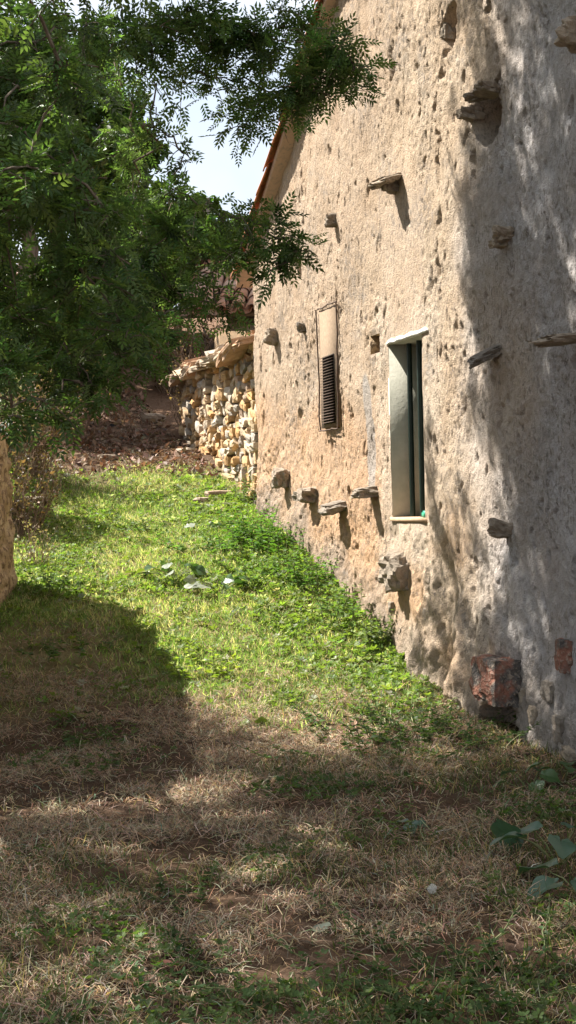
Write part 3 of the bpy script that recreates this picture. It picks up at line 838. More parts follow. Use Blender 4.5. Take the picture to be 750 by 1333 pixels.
def build_crown(name, clumps, parent, mat, g, base, var, tmpl=(CT_V, CT_F), up_noise=0.5, keepf=None, twig_mat=None, twig_r=0.006):
    P, Dd, S, TW = [], [], [], []
    for (c, r, n, ll) in clumps:
        pt, p, d = clump_sprays(np.asarray(c, float), r, n, g, ll)
        P.append(p); Dd.append(d); S.append(np.full(len(p), ll) * g.uniform(0.75, 1.2, len(p))); TW += pt
    P = np.concatenate(P); Dd = np.concatenate(Dd); S = np.concatenate(S)
    if keepf is not None:
        k = keepf(P); P, Dd, S = P[k], Dd[k], S[k]
        TW = [t for t in TW if keepf(t).all()]
    up = np.array([0, 0, 1.0]) + g.normal(size=(len(P), 3)) * up_noise
    v, f, idx = scatter(tmpl[0], tmpl[1], P, basis(Dd, up), S)
    o = mobj(name, v, f, mat, parent, False, leaf_tint(len(P), base, var, g)[idx])
    if twig_mat is not None:
        mb = MB()
        for t in TW: mb.tube(t, np.linspace(twig_r, twig_r * 0.3, len(t)), 3)
        mb.build('twigs', twig_mat, parent)
    return o

def branch_path(a, b, g, n=7, sag=0.0, wob=0.06):
    s = np.linspace(0, 1, n)[:, None]; L_ = np.linalg.norm(np.asarray(b) - a)
    p = np.asarray(a) + (np.asarray(b) - a) * s
    w = g.normal(size=(n, 3)) * wob * L_ * np.sin(s * math.pi) * 0.6
    p = p + w + np.array([0, 0, 1]) * (np.sin(s * math.pi) * sag * L_)
    return p

# ------------------------------------------------------------------ the ash tree over the lane
gt = np.random.default_rng(5)
TX, TY = -3.4, 7.6
ash = empty('ash_tree', (TX, TY, G(TX, TY)), 'large ash tree with feathery leaves hanging over the lane from the left', 'tree')
hang = []
def hg(px, py, Y, rpx, dens=1.0): hang.append((pix_at(px, py, Y), rpx * Y / FPX, int(112 * dens * (rpx / 50.0) ** 2 * (Y / 9) ** 2 + 12), 0.118))
# upper right tip over the gable
for a in ((440, 62, 9.6, 48, 1.2), (462, 92, 9.5, 34), (420, 118, 9.6, 46, 1.2), (385, 130, 9.7, 40), (400, 40, 9.9, 55, 1.2), (345, 50, 9.8, 58, 1.1), (350, 120, 9.9, 46),
          (320, 160, 9.8, 32, 0.8), (300, 105, 10, 40, .5), (290, 40, 9.8, 56, 1.1), (240, 30, 9.5, 55, 1.1), (255, 95, 9.8, 42, .4), (200, 35, 9.2, 55), (195, 90, 9.4, 36, .4), (150, 40, 9.0, 55), (100, 40, 8.4, 55, .8), (45, 55, 8.0, 55, .8)): hg(*a)
# long low bough reaching right
for a in ((385, 325, 9.0, 26, 1.1), (360, 310, 9.1, 34, 1.2), (355, 345, 9.0, 24), (325, 290, 9.2, 34, .9), (312, 330, 9.1, 40, 1.1), (290, 285, 9.3, 28, .6), (275, 350, 9.2, 40, .5), (280, 395, 9.1, 30, .5), (245, 320, 9.2, 44, .7), (240, 395, 9.0, 42, .6),
          (220, 255, 9.4, 34, .5), (240, 200, 9.5, 24, .3), (200, 165, 9.6, 30, .4), (205, 290, 9.0, 50), (200, 355, 8.8, 50, 1.2), (200, 425, 8.8, 40), (165, 400, 8.5, 52, 1.1)): hg(*a)
# dense left-hand curtain
for yy in range(95, 520, 62):
    for xx in range(-30, 190, 58):
        if yy < 235 and xx > 90: continue
        hg(xx + gt.normal() * 14, yy + gt.normal() * 14, gt.uniform(6.6, 9.2), 58, 1.0 if xx < 140 else 0.7)
for a in ((15, 530, 6.8, 40), (70, 528, 7.0, 36), (120, 500, 7.4, 36), (-10, 470, 6.4, 60), (100, 470, 7.4, 44), (160, 455, 8, 34)): hg(*a)
# the body of the crown, above the picture
body = []
gb = np.random.default_rng(12)
while len(body) < 122:
    k_ = gb.uniform(2.8, 7.6)
    p = np.array([gb.uniform(-2.3, 1.9), gb.uniform(3.6, 9.7), 0.0]) + SUN / SUN[2] * k_
    px, py = project(p)
    if -80 < px < 820 and py > -60: continue
    if p[1] > 9.9 + 0.36 * (p[2] - 0.2) - 0.3: continue
    body.append((p, gb.uniform(0.40, 0.60), 48, 0.165))
while len(body) < 150:
    k_ = gb.uniform(2.8, 7.0)
    p = np.array([gb.uniform(-1.8, 0.4), gb.uniform(3.6, 6.4), 0.0]) + SUN / SUN[2] * k_
    px, py = project(p)
    if -80 < px < 820 and py > -60: continue
    body.append((p, gb.uniform(0.30, 0.46), 44, 0.165))
while len(body) < 275:  # unseen clumps added over and behind the camera to block skylight
    p = np.array([gb.uniform(-6.5, 3.0), gb.uniform(-4.5, 6.0), gb.uniform(3.9, 7.5)])
    px, py = project(p) if p[1] > 0.5 else (0, -999)
    if -150 < px < 900 and py > -120: continue
    body.append((p, gb.uniform(0.5, 0.75), 26, 0.30))
while len(body) < 340:
    q = pix_at(gb.uniform(-60, 260), gb.uniform(0, 480), gb.uniform(6.6, 9.2)); k_ = gb.uniform(1.0, 4.5)
    p = q + SUN / SUN[2] * k_
    px, py = project(p)
    if -80 < px < 820 and py > -60: continue
    body.append((p, gb.uniform(0.32, 0.48), 46, 0.17))
# boughs over the near end of the house wall
while len(body) < 412:
    q = wall_pt(gb.uniform(-1.6, 0.75), gb.uniform(0.2, 5.2)); k_ = gb.uniform(2.6, 6.0)
    if (q - W0) @ T > 0.75 - 0.22 * (2.6 - q[2]) * 0.5: continue
    p = q + SUN / SUN[2] * k_
    px, py = project(p)
    if (-90 < px < 830 and py > -70) or p[2] > 9.0: continue
    body.append((p, gb.uniform(0.28, 0.42), 70, 0.17))
def ash_keep(P): return P[:, 1] < 10.05 + 0.38 * (P[:, 2] - 0.1)
build_crown('crown', hang + body, ash, M_LEAF, gt, (0.085, 0.138, 0.052), 0.30, keepf=ash_keep, twig_mat=M_BARK, twig_r=0.005)
bough = []
for (px, py, k_, r_) in ((556, 560, 3.3, .10), (566, 620, 3.2, .13), (575, 690, 3.1, .16), (585, 740, 3.2, .15), (598, 790, 3.1, .18), (575, 810, 3.0, .17), (590, 850, 3.0, .17), (615, 860, 3.1, .16), (572, 870, 3.0, .15),
                         (640, 830, 3.3, .15), (605, 900, 3.0, .18), (645, 880, 3.3, .16), (622, 710, 3.4, .10), (610, 660, 3.4, .09), (640, 930, 3.2, .18)):
    u_, v_ = wall_uv(px, py); bough.append((wall_pt(u_, v_) + SUN / SUN[2] * k_, r_, int(34 * (r_ / .15) ** 2) + 8, 0.115))
build_crown('crown', bough, ash, M_LEAF, gt, (0.085, 0.138, 0.052), 0.30, twig_mat=M_BARK, twig_r=0.004)
hang = hang + bough
tr = MB()
base = np.array([TX, TY, G(TX, TY) - 0.1])
fork = np.array([-3.1, 7.9, 2.6])
tr.tube(branch_path(base, fork, gt, 8, 0, 0.03), np.linspace(0.30, 0.21, 8), 12)
tr.build('trunk', M_BARK, ash, True)
limb_ends = [(-2.6, 9.6, 4.6), (-1.2, 9.3, 5.2), (-3.6, 9.6, 6.2), (-1.9, 7.4, 5.4), (-4.3, 7.0, 5.6), (-2.4, 8.6, 7.2)]
limbs = []
for e_ in limb_ends:
    lb_ = MB(); pth = branch_path(fork, np.array(e_), gt, 9, 0.05, 0.05); limbs.append(pth)
    lb_.tube(pth, np.linspace(0.13, 0.045, 9), 8); lb_.build('limb', M_BARK, ash, True)
allp = np.concatenate(limbs)
bb = MB()
todo = [np.asarray(q[0], float) for q in hang + body]
nodes = [q for q in allp]
dist = np.array([np.min(np.linalg.norm(allp - c, axis=1)) for c in todo]); near = [allp[np.argmin(np.linalg.norm(allp - c, axis=1))] for c in todo]
left_ = list(range(len(todo)))
while left_:
    b_ = min(left_, key=lambda q: dist[q]); left_.remove(b_)
    pth = branch_path(near[b_], todo[b_], gt, 6, 0.10, 0.10)
    bb.tube(pth, np.linspace(min(0.014, 0.006 + dist[b_] * 0.006), 0.004, 6), 4)
    for q in left_:
        dd = np.linalg.norm(todo[b_] - todo[q]) * 1.0
        if dd < dist[q]: dist[q] = dd; near[q] = todo[b_]
bb.build('branches', M_BARK, ash, True)

# ------------------------------------------------------------------ far trees and bank shrubs
def single_template():
    return LEAF_V * np.array([0.55, 1.0, 1.0]), LEAF_F
ST = single_template()
def tri_template():
    vs_, fs_ = [], []
    for i, a in enumerate((-0.9, 0.0, 0.9, 2.4, 3.7)):
        R = np.array([[math.cos(a), math.sin(a), 0], [-math.sin(a), math.cos(a), 0], [0, 0, 1]])
        vs_.append((LEAF_V * np.array([0.5, 1.0, 1.6])) @ R.T + np.array([0, 0.1 * i, 0.12 * i])); fs_.append(LEAF_F + 4 * i)
    return np.concatenate(vs_), np.concatenate(fs_)
TT = tri_template()

def far_tree(x, y, h, rx, label, seed, base, n_cl=46, leaf=0.13, name='broadleaf_tree', low=0.25):
    g = np.random.default_rng(seed); z = G(x, y)
    t = empty(name, (x, y, z), label, 'tree', 'trees at the top of the lane')
    cl = []
    for i in range(n_cl):
        d_ = g.normal(size=3); d_ /= np.linalg.norm(d_)
        c = np.array([x, y, z + h * (0.5 + low / 2)]) + d_ * np.array([rx, rx, h * (0.5 - low / 2)]) * g.random() ** 0.35
        cl.append((c, rx * g.uniform(0.22, 0.38), 95, leaf))
    build_crown('crown', cl, t, M_FARLEAF, g, base, 0.3, TT, 0.8)
    m = MB(); topp = np.array([x, y, z + h * 0.6]); m.tube(branch_path(np.array([x, y, z - 0.2]), topp, g, 8, 0, 0.03), np.linspace(0.06 * h ** 0.7, 0.02 * h ** 0.7, 8), 8)
    m.build('trunk', M_BARK, t, True)
    lm_ = MB()
    for c, r, n, l in cl[::2]: lm_.tube(branch_path(np.array([x, y, z + h * g.uniform(0.25, 0.55)]), c, g, 5, 0.05), np.linspace(0.05, 0.012, 5), 4)
    lm_.build('limbs', M_BARK, t, True)
    return t
far_tree(-3.3, 20.9, 1.8, 1.0, 'small green tree low on the left bank of the lane', 31, (0.070, 0.115, 0.030), 34)
far_tree(-2.3, 27.0, 3.0, 1.7, 'bushy dark green tree closing the view behind the left bank', 32, (0.055, 0.095, 0.026), 56)
far_tree(-5.0, 27.0, 5.0, 2.4, 'tall dark tree farthest left beyond the lane', 33, (0.050, 0.085, 0.026), 60)
far_tree(-4.3, 25.0, 5.4, 2.3, 'leafy tree overhanging the shaded hollow from the left', 37, (0.055, 0.095, 0.026), 56)
far_tree(-3.0, 29.5, 2.8, 1.8, 'rounded tree straight behind the bracken at the top of the lane', 38, (0.060, 0.100, 0.028), 52)

def shrub(x, y, h, r, label, seed, twig_n, leaf_n, base, leaf=0.06, cat='shrub', name='shrub', grp='shrubs on the left bank', matl=None, tw=0.006, spread=1.0):
    g = np.random.default_rng(seed); z = G(x, y)
    t = empty(name, (x, y, z), label, cat, grp)
    m = MB(); P, D = [], []
    for i in range(twig_n):
        a = g.uniform(0, 2 * math.pi); rr = r * g.random() ** 0.6
        e_ = np.array([x + math.cos(a) * rr * spread, y + math.sin(a) * rr * spread, z + h * g.uniform(0.35, 1.05)])
        st = np.array([x + math.cos(a) * rr * 0.35, y + math.sin(a) * rr * 0.35, z - 0.03])
        p = branch_path(st, e_, g, 6, 0.04, 0.10); m.tube(p, np.linspace(tw, tw * 0.3, 6), 4)
        k = max(1, leaf_n // twig_n); q = g.uniform(0.2, 1, k)
        pos = np.stack([np.interp(q, np.linspace(0, 1, 6), p[:, j]) for j in range(3)], -1)
        P.append(pos + g.normal(size=(k, 3)) * 0.03); D.append(g.normal(size=(k, 3)) + np.array([0, 0, 0.3]))
    m.build('stems', M_TWIG, t)['kind'] = 'stuff'
    P = np.concatenate(P); D = np.concatenate(D)
    v, f, idx = scatter(ST[0], ST[1], P, basis(D, g.normal(size=(len(P), 3)) + np.array([0, 0, 1.0])), leaf * g.uniform(0.6, 1.3, len(P)))
    mobj('foliage', v, f, matl or M_FARLEAF, t, False, leaf_tint(len(P), base, 0.28, g)[idx])
    return t
BR = (0.17, 0.115, 0.08); GG = (0.17, 0.19, 0.15)
shrub(-2.75, 15.0, 0.9, 0.55, 'dry brown thicket just past the crumbling adobe wall', 51, 70, 1500, BR, 0.05)
shrub(-3.0, 17.0, 1.5, 0.8, 'tall tangle of dry brown stems in the shaded hollow', 52, 110, 2600, BR, 0.06)
shrub(-3.3, 15.6, 1.7, 0.7, 'grey green leafy shrub standing above the dry thicket', 53, 80, 3600, GG, 0.07)
shrub(-2.9, 19.5, 1.2, 0.8, 'low brown brush at the foot of the left bank', 54, 90, 1800, BR, 0.06)
shrub(-3.2, 23.0, 1.6, 1.0, 'dark brush under the trees on the left bank', 55, 100, 2600, (0.06, 0.06, 0.03), 0.08)
shrub(-1.75, 24.0, 1.5, 0.9, 'brown bracken across the top of the lane', 56, 90, 2400, (0.15, 0.10, 0.06), 0.08)
shrub(-2.36, 13.75, 0.45, 0.22, 'bare twiggy weed at the foot of the adobe wall end', 57, 26, 160, (0.30, 0.25, 0.18), 0.03, tw=0.004)
cpt = wall_pt(SH1 + 0.25, 0, -0.2); shrub(cpt[0], cpt[1], 1.3, 0.3, 'dry grass clump against the far corner of the stone shed', 58, 80, 600, (0.34, 0.24, 0.16), 0.05, grp='plants along the shed')

# loose stones and litter on the path beyond the grass
M_LOOSE = mat_stone('loose_stone', [(0.0, (0.40, 0.35, 0.29)), (1.0, (0.34, 0.26, 0.20))], 1.5, 0.3)
LS = [rock_mesh('loose_stone', 60 + i, M_LOOSE, 3, disp=0.35) for i in range(4)]
lsl = [(45, 655, .13, 'grey stone at the foot of the dry thicket'), (200, 548, .20, 'flat stone on the shaded path near the shed corner'), (215, 490, .34, 'long pale slab lying on the bank above the path'),
       (140, 598, .11, 'small stone on the lit dry strip at the top of the grass'), (243, 590, .13, 'stone at the far foot of the shed wall'), (285, 648, .15, 'pale flat stone in the grass below the shed wall'),
       (262, 655, .12, 'smaller pale stone in the grass below the shed wall')]
for i, (px, py, s, lab) in enumerate(lsl):
    p = pix_ground(px, py); p[2] = G(p[0], p[1]) + s * 0.12
    o = iobj('loose_stone', LS[i % 4], p, (0, 0, i * 1.3), (s, s * 0.7, s * 0.35)); tag(o, lab, 'stone', 'loose stones on the lane')
for i in range(10):
    px, py = rng.uniform(300, 335), rng.uniform(632, 668)

# ------------------------------------------------------------------ grass and straw (nobody could count them)
gg = np.random.default_rng(77)
BLADE_V = np.array([[-0.5, 0, 0], [0.5, 0, 0], [0.38, 0.10, 0.5], [-0.38, 0.10, 0.5], [0.0, 0.36, 0.95]])
BLADE_F = np.array([[0, 1, 2], [0, 2, 3], [3, 2, 4]])
STRAW_V = np.array([[-0.5, 0, 0.0], [0.5, 0, 0.0], [0.5, 0.5, 0.06], [-0.5, 0.5, 0.06], [0, 1.0, 0.0]])
def in_house(x, y):
    p = np.stack([x, y, x * 0], -1) - W0
    return (p @ N) < 0.02 + 0.0 * x
def pts(x0, x1, y0, y1, dens):
    n = int((x1 - x0) * (y1 - y0) * dens)
    x = gg.uniform(x0, x1, n); y = gg.uniform(y0, y1, n)
    vis = (x > -0.215 * y - 0.5) & (x < 0.215 * y + 0.5) & ~in_house(x, y)
    return x[vis], y[vis]
def upright(n, lean):
    """basis with local z up leaning randomly, random heading"""
    up = np.array([0, 0, 1.0]) + gg.normal(size=(n, 3)) * np.array([lean, lean, 0.05])
    up /= np.linalg.norm(up, axis=1)[:, None]
    h = gg.normal(size=(n, 3)); s = np.cross(h, up); s /= np.linalg.norm(s, axis=1)[:, None]
    return np.stack([s, np.cross(up, s), up], -1)
def green_mask(x, y):
    n = fbm(P2(x, y), 0.9, 4, 21)
    m = sstep(9.3, 10.4, y + n * 1.0) * (1 - 0.85 * sstep(-0.85, -1.5, x + n * 0.4) * sstep(12.6, 11.4, y)) * sstep(18.6, 17.0, y + n * 1.6)
    return m
# green grass
x, y = pts(-3.4, 2.2, 8.6, 19.0, 5200)
k = gg.random(len(x)) < green_mask(x, y) * (0.45 + 0.55 * sstep(-0.35, 0.25, fbm(P2(x, y), 2.2, 3, 90)))
x, y = x[k], y[k]; n = len(x)
sc = np.stack([gg.uniform(0.004, 0.008, n), np.ones(n) * 0.08, gg.uniform(0.035, 0.085, n)], -1); sc[:, 1] = sc[:, 2]
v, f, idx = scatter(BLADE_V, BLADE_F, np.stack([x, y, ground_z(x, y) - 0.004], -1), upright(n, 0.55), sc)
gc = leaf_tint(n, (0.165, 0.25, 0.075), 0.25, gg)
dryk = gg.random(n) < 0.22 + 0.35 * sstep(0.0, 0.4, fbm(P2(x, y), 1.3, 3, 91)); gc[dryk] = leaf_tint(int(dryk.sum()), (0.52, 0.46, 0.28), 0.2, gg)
tag(mobj('green_grass', v, f, M_GRASS, None, False, gc[idx]), 'short sunlit green grass covering the middle of the lane', 'grass', kind='stuff')
# straw lying on the foreground and on the dry strip
x, y = pts(-2.6, 2.2, 3.9, 10.8, 6600)
x2, y2 = pts(-4.5, 1.0, 10.5, 24, 1300)
x = np.concatenate([x, x2]); y = np.concatenate([y, y2])
k = gg.random(len(x)) < np.where(y > 10.3, 0.35 + 0.5 * (1 - green_mask(x, y)), 1.0) * (0.12 + 0.88 * sstep(-0.2, 0.25, fbm(P2(x, y), 2.6, 3, 93)))
x, y = x[k], y[k]; n = len(x)
sc = np.stack([gg.uniform(0.0016, 0.0036, n), gg.uniform(0.035, 0.13, n) * np.where(y < 6.5, 0.85, 1.0), gg.uniform(0.05, 0.45, n)], -1)
fw = gg.normal(size=(n, 3)) * np.array([1, 1, 0.26]); fw[:, 2] = np.abs(fw[:, 2])
v, f, idx = scatter(STRAW_V, BLADE_F, np.stack([x, y, ground_z(x, y) + gg.uniform(0.0, 0.018, n)], -1), basis(fw, np.array([0, 0, 1.0]) + gg.normal(size=(n, 3)) * 0.5), sc)
stc = leaf_tint(n, (0.36, 0.265, 0.18), 0.5, gg)
tag(mobj('dry_straw', v, f, M_STRAW, None, False, stc[idx]), 'matted dry straw lying over the shaded foreground', 'straw', kind='stuff')
# sparse standing blades in the foreground, green and dry
x, y = pts(-2.4, 2.2, 4.0, 10.6, 1500)
fm = sstep(0.02, 0.4, fbm(P2(x, y), 1.1, 3, 95) + 0.35 * sstep(0.2, 1.3, x) - 0.22 * sstep(0.1, -0.6, x) + 0.16 * sstep(5.4, 4.4, y))
k = gg.random(len(x)) < 0.06 + 0.94 * fm; x, y, fm = x[k], y[k], fm[k]; n = len(x)
sc = np.stack([gg.uniform(0.003, 0.006, n), np.ones(n), gg.uniform(0.03, 0.11, n)], -1); sc[:, 1] = sc[:, 2]
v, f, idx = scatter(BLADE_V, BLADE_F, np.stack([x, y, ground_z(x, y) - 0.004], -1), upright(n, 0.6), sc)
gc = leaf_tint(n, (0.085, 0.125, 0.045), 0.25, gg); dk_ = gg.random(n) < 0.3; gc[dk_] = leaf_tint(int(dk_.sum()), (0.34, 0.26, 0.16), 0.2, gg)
tag(mobj('foreground_grass', v, f, M_GRASS, None, False, gc[idx]), 'thin green grass blades scattered in the shaded foreground', 'grass', kind='stuff')
# low broad-leaved weeds: rosettes of small round leaves
def rosette(n_leaf=6):
    vs_, fs_ = [], []
    g = np.random.default_rng(3)
    for i in range(n_leaf):
        a = i * 2.4; el = 0.25 + 0.5 * g.random()
        R = np.array([[math.cos(a), math.sin(a), 0], [-math.sin(a), math.cos(a), 0], [0, 0, 1]])
        lv_ = np.array([[0, 0.15, 0], [0.30, 0.55, 0.04], [0.2, 0.95, 0.0], [0, 1.05, -0.04], [-0.2, 0.95, 0.0], [-0.30, 0.55, 0.04]])
        lv_[:, 2] += lv_[:, 1] * el
        vs_.append(lv_ @ R.T); fs_.append(np.array([[0, 1, 2], [0, 2, 3], [0, 3, 4], [0, 4, 5]]) + 6 * i)
    return np.concatenate(vs_), np.concatenate(fs_)
RO = rosette()
x, y = pts(-3.2, 2.3, 4.0, 18.5, 900)
wallp = (np.stack([x, y, x * 0], -1) - W0) @ N
nw = fbm(P2(x, y), 1.4, 3, 97)
near_wall = sstep(1.2, 0.15, wallp)
dens = np.where(y > 9.7, 0.16 * green_mask(x, y) + 0.6 * sstep(0.0, 0.35, nw) * green_mask(x, y) + 0.55 * near_wall * sstep(18, 16.5, y) * sstep(9.0, 10.5, y),
                sstep(0.08, 0.34, nw + 0.30 * sstep(0.2, 1.0, x) * sstep(9.0, 6.0, y) + 0.2 * sstep(0.8, 0.1, wallp) - 0.16 * sstep(0.1, -0.6, x) + 0.16 * sstep(5.2, 4.4, y)) * 0.85)
k = gg.random(len(x)) < dens; x, y = x[k], y[k]; n = len(x)
szz = gg.uniform(0.018, 0.05, n) * np.where(y < 9.5, 0.55, 0.85)
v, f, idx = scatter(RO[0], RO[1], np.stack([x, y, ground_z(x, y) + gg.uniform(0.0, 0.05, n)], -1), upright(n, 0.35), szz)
gc = leaf_tint(n, (0.08, 0.125, 0.04), 0.25, gg); far_ = y > 9.6; gc[far_] *= np.array([1.8, 1.65, 1.3]); glint_ = far_ & (gg.random(n) < 0.07); gc[glint_] = leaf_tint(int(glint_.sum()), (0.36, 0.38, 0.30), 0.15, gg)  # a pale share of the leaves has glints painted into the tint
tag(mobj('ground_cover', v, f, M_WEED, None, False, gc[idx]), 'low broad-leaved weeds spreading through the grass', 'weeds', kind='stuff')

x, y = pts(-6, 1, 17.5, 32, 260)
n = len(x)
v, f, idx = scatter(ST[0], ST[1], np.stack([x, y, ground_z(x, y) + 0.015], -1), upright(n, 1.2), gg.uniform(0.05, 0.12, n))
tag(mobj('leaf_litter', v, f, M_STRAW, None, False, leaf_tint(n, (0.20, 0.125, 0.085), 0.35, gg)[idx]), 'dead brown leaves littering the shaded path beyond the grass', 'leaf litter', kind='stuff')
# ------------------------------------------------------------------ single plants
def big_leaf_mesh(name, seed, mat, base, lobes=5, fold=0.25):
    g = np.random.default_rng(seed); n = 26; m_ = 4
    th = np.linspace(-math.pi * 0.93, math.pi * 0.93, n)
    r = (0.62 + 0.38 * np.cos(th)) * (1 + 0.10 * np.cos(th * lobes)) * (1 + 0.04 * g.normal(size=n)) + 0.12
    vs_ = [(0, 0, 0)]
    for j in range(1, m_ + 1):
        for i in range(n):
            rr = r[i] * j / m_; x_, y_ = rr * math.sin(th[i]) * 0.8, rr * math.cos(th[i])
            vs_.append((x_, y_, fold * abs(x_) - 0.22 * y_ * abs(y_) + 0.05 * math.sin(th[i] * lobes) * (j / m_) ** 2))
    fs_ = [[0, 1 + i, 2 + i] for i in range(n - 1)]
    for j in range(m_ - 1):
        for i in range(n - 1):
            a = 1 + j * n + i; fs_.append([a, a + n, a + n + 1, a + 1])
    me = bpy.data.meshes.new(name); set_mesh(me, np.array(vs_), fs_, True, np.tile(np.asarray(base)[None], (len(vs_), 1)))
    me.materials.append(mat); return me
M_BIG = mat_leaf('broad_leaf', 0.3, 0.6, (1.2, 1.3, 0.5), 0.35)
BLG = [big_leaf_mesh('leaf', 100 + i, M_BIG, (0.055, 0.11, 0.035)) for i in range(3)]
BLD = [big_leaf_mesh('leaf', 110 + i, M_BIG, (0.045, 0.10, 0.062)) for i in range(3)]
BLY = [big_leaf_mesh('leaf', 120 + i, M_BIG, (0.16, 0.22, 0.045)) for i in range(3)]
BLP = [big_leaf_mesh('leaf', 130 + i, M_BIG, (0.24, 0.27, 0.21), 5, -0.1) for i in range(3)]  # whitish colour stands in for light reflected by the mid-lane leaves
def stems_out(mb, t):
    if len(mb.v) <= 12:
        for v_, f_, o_ in zip(mb.v, mb.f, np.cumsum([0] + [len(q) for q in mb.v[:-1]])): mobj('stem', v_, f_ - o_, M_WEEDSTEM, t)
    else: mb.build('stems', M_WEEDSTEM, t)['kind'] = 'stuff'
def leafy_plant(p, meshes, nleaf, size, height, label, seed, name='broadleaf_weed', grp='broad-leaved plants in the lane', spread=0.16, flat=0.5):
    g = np.random.default_rng(seed)
    t = empty(name, (p[0], p[1], G(p[0], p[1])), label, 'plant', grp)
    st = MB(); z0 = G(p[0], p[1]); b = np.array([p[0], p[1], z0 - 0.02])
    for i in range(nleaf):
        a = i * 2.4 + g.normal() * 0.3; rr = spread * g.uniform(0.4, 1.1)
        e_ = b + np.array([math.cos(a) * rr, math.sin(a) * rr, 0.03 + height * g.uniform(0.4, 1.0)])
        pth = branch_path(b, e_, g, 5, 0.1, 0.03); st.tube(pth, np.linspace(0.004, 0.0025, 5), 4)
        fwd = np.array([math.cos(a), math.sin(a), g.normal() * 0.25 * (1 - flat) - 0.1]); up = np.array([0, 0, 1.0]) + g.normal(size=3) * 0.35
        Rm = basis(fwd[None], up[None])[0]
        iobj('leaf', meshes[g.integers(len(meshes))], e_, Matrix(Rm.tolist()), [size * g.uniform(0.7, 1.15)] * 3, t)
    stems_out(st, t)
    return t
M_WEEDSTEM = mat_simple('green_stem', (0.12, 0.16, 0.06), (0.18, 0.18, 0.09), 30, 0.7)

def nettle(p, h, nst_, label, seed, base, name='upright_weed', grp='upright weeds in the grass', leaf=0.05, spread=0.12, per=16):
    g = np.random.default_rng(seed); z = G(p[0], p[1])
    t = empty(name, (p[0], p[1], z), label, 'plant', grp)
    st = MB(); P, D, S = [], [], []
    for i in range(nst_):
        o = g.normal(size=2) * spread * 0.5; e_ = np.array([p[0] + o[0] * 1.6 + g.normal() * 0.03, p[1] + o[1] * 1.6, z + h * g.uniform(0.55, 1.05)])
        pth = branch_path(np.array([p[0] + o[0], p[1] + o[1], z - 0.02]), e_, g, 6, 0, 0.05); st.tube(pth, np.linspace(0.0035, 0.0015, 6), 4)
        for j in range(per):
            q = 0.12 + 0.88 * (j + g.random()) / per; a = j * 1.57 + g.normal() * 0.4
            P.append([np.interp(q, np.linspace(0, 1, 6), pth[:, k_]) for k_ in range(3)])
            D.append([math.cos(a), math.sin(a), 0.35 - 0.2 * g.random()]); S.append(leaf * (1.25 - 0.75 * q) * g.uniform(0.8, 1.2))
    stems_out(st, t)
    P, D, S = map(np.array, (P, D, S))
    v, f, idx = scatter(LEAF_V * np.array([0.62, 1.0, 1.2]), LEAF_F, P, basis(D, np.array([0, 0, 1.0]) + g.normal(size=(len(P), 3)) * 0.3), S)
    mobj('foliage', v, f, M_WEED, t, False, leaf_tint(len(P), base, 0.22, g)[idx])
    return t
PG = pix_ground
leafy_plant(PG(225, 757), BLG + BLY[:1] + BLP[:2], 15, 0.085, 0.15, 'large-leaved plant with pale and dark leaves in mid lane, left one of two', 201, spread=0.26)
leafy_plant(PG(288, 772), BLG + BLP, 14, 0.08, 0.12, 'large-leaved plant with curled leaves coloured silvery for sheen in mid lane, right one of two', 202, spread=0.24)
leafy_plant(PG(185, 752), BLY, 5, 0.07, 0.05, 'small yellow-green rosette left of the large-leaved plants', 203, spread=0.12)
leafy_plant(PG(327, 950), BLY, 2, 0.07, 0.03, 'single bright green leaf at the edge of the tree shade', 204, spread=0.05)
leafy_plant(PG(728, 1125), BLD, 7, 0.105, 0.12, 'plant with large bluish green leaves at the right edge', 205, spread=0.20)
leafy_plant(PG(755, 1165), BLD, 5, 0.12, 0.08, 'dark leafy plant cut by the right edge below the bluish one', 206, spread=0.18)
leafy_plant(PG(690, 1030), BLD + BLG, 6, 0.06, 0.08, 'small round-leaved plant under the foot of the wall', 207, spread=0.14)
leafy_plant(PG(735, 1020), BLG, 6, 0.06, 0.10, 'small leafy plant against the wall by the right edge', 208, spread=0.14)
leafy_plant(PG(280, 662), BLP, 7, 0.085, 0.05, 'patch of silvery dried leaves below the stone shed', 209, spread=0.28)
leafy_plant(PG(240, 690), BLP + BLG, 7, 0.08, 0.05, 'silvery and green leaves in the grass left of the dried patch', 210, spread=0.30)
leafy_plant(PG(430, 1215), BLP[:1], 2, 0.05, 0.02, 'pale dried leaf on the shaded ground in front', 211, spread=0.03)
leafy_plant(PG(535, 1085), BLP[:1] + BLD, 3, 0.055, 0.04, 'grey leaf rosette on the shaded ground at right', 212, spread=0.06)
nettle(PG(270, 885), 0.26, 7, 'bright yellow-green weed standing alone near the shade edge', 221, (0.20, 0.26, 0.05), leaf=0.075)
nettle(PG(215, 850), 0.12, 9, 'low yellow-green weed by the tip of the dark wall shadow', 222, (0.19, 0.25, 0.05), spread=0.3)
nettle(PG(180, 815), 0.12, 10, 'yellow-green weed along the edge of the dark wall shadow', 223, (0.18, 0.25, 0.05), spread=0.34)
nettle(PG(330, 705), 0.40, 26, 'bushy bright green weed at the far foot of the house wall', 224, (0.09, 0.19, 0.035), spread=0.34, leaf=0.07)
nettle(PG(355, 720), 0.36, 22, 'bushy weed nestling against the house wall below the stones', 225, (0.08, 0.16, 0.035), spread=0.3, leaf=0.065)
nettle(PG(405, 765), 0.38, 24, 'leafy weed against the wall between far foot and window', 226, (0.09, 0.17, 0.04), spread=0.3, leaf=0.065)
nettle(PG(450, 800), 0.28, 22, 'leafy weed at the wall foot left of the dark stone', 227, (0.10, 0.17, 0.045), spread=0.32, leaf=0.06)
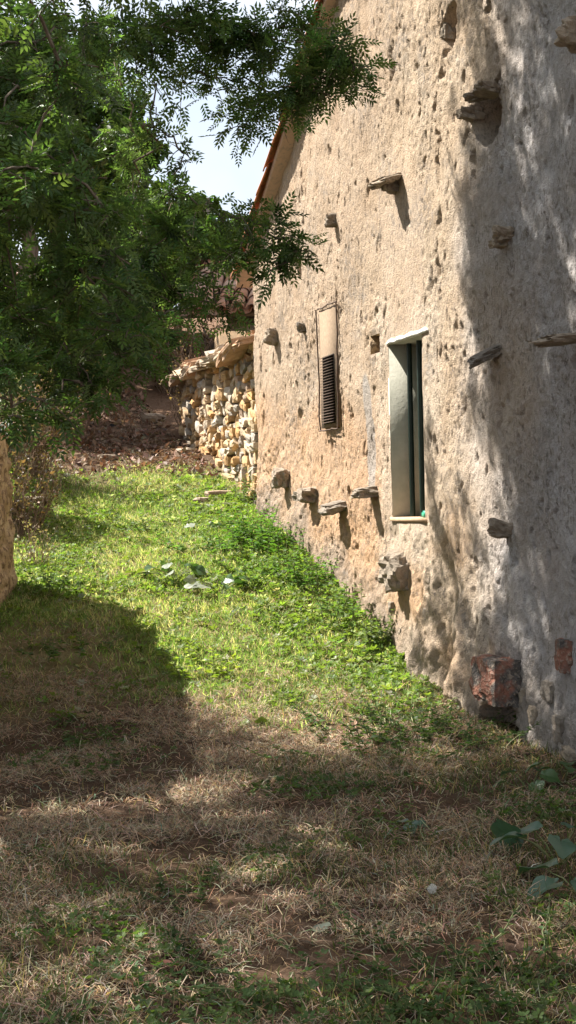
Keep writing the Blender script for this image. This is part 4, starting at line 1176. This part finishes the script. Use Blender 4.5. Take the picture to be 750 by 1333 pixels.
nettle(PG(492, 838), 0.28, 18, 'grey-green tuft against the wall below the window', 228, (0.12, 0.16, 0.07), spread=0.2, leaf=0.05)
nettle(PG(325, 655), 0.42, 20, 'tall pale weed in the corner between shed and house', 229, (0.12, 0.16, 0.07), spread=0.22, leaf=0.05)
nettle(PG(300, 715), 0.18, 22, 'low green mound of weeds in the middle of the lane', 230, (0.09, 0.17, 0.045), spread=0.5, leaf=0.06)
nettle(PG(350, 745), 0.2, 24, 'green mound of weeds between the large leaves and the wall', 231, (0.09, 0.16, 0.04), spread=0.5, leaf=0.06)
nettle(PG(200, 690), 0.16, 24, 'low mound of pale green weeds left of mid lane', 232, (0.11, 0.17, 0.06), spread=0.6, leaf=0.055)
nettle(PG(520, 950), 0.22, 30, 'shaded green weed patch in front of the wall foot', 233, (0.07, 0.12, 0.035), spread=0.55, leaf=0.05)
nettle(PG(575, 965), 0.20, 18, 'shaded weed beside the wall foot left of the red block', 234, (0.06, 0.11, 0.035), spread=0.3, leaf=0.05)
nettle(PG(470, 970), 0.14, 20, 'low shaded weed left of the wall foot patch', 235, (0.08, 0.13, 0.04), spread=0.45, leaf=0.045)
nettle(PG(500, 1085), 0.10, 14, 'small sunflecked weed tuft on the right foreground', 236, (0.11, 0.16, 0.05), spread=0.3, leaf=0.04)
nettle(PG(120, 1175), 0.12, 4, 'thin green seedling on the straw at lower left', 237, (0.13, 0.19, 0.05), spread=0.08, leaf=0.04, per=8)
nettle(PG(170, 1225), 0.08, 3, 'tiny bright seedling right of the thin one at lower left', 238, (0.14, 0.20, 0.05), spread=0.05, leaf=0.04, per=7)
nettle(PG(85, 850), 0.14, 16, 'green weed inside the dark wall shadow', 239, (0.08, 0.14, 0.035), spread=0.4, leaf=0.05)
nettle(PG(60, 765), 0.25, 18, 'grassy weed at the foot of the adobe wall end', 240, (0.09, 0.15, 0.04), spread=0.3, leaf=0.05)
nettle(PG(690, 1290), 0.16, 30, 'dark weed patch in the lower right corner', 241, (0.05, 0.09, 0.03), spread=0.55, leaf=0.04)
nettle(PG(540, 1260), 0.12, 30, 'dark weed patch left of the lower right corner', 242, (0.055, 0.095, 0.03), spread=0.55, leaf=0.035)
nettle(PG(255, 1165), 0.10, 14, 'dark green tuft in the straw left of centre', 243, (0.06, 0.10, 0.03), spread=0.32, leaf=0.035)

# dandelion clock
dp = PG(563, 1180); dz = G(dp[0], dp[1])
dand = empty('dandelion_clock', (dp[0], dp[1], dz), 'white dandelion seed head on a short stalk in the shaded foreground', 'flower')
m = MB(); hd = np.array([dp[0], dp[1], dz + 0.062]); m.tube(branch_path(np.array([dp[0] + 0.01, dp[1], dz - 0.01]), hd, rng, 5, 0, 0.02), 0.002, 5); m.build('stalk', M_WEEDSTEM, dand)
m = MB()
for d_ in rand_dirs(110):
    m.tube([hd, hd + d_ * 0.008, hd + d_ * 0.0155], 0.0005, 3)
    tip = hd + d_ * 0.0155
    for _ in range(4):
        m.tube([tip, tip + (d_ * 0.3 + rand_dirs(1)[0]) * 0.002, tip + (d_ * 0.5 + rand_dirs(1)[0] * 0.8) * 0.004], 0.0006, 3)
m.build('seed_head', M_LINTEL, dand)
# fallen brown leaf
M_RUST = mat_leaf('rust_leaf', 0.2, 0.3, (1.1, 0.9, 0.7), 0.6)
fl = big_leaf_mesh('fallen_leaf', 141, M_RUST, (0.28, 0.12, 0.09))
for (px, py, s, lab) in ((225, 1268, 0.05, 'reddish fallen leaf on the straw at lower left'), (548, 1028, 0.04, 'dark brown curled leaf on the ground before the wall')):
    p = PG(px, py); tag(iobj('fallen_leaf', fl, (p[0], p[1], p[2] + 0.03), (0.3, 0.2, 1.0), (s, s, s)), lab, 'leaf', 'fallen leaves')

for o in bpy.data.objects:
    if o.parent is not None and o.name.split('.')[0] in ('foliage', 'twigs', 'seed_head', 'branches', 'limbs', 'crown'): o['kind'] = 'stuff'
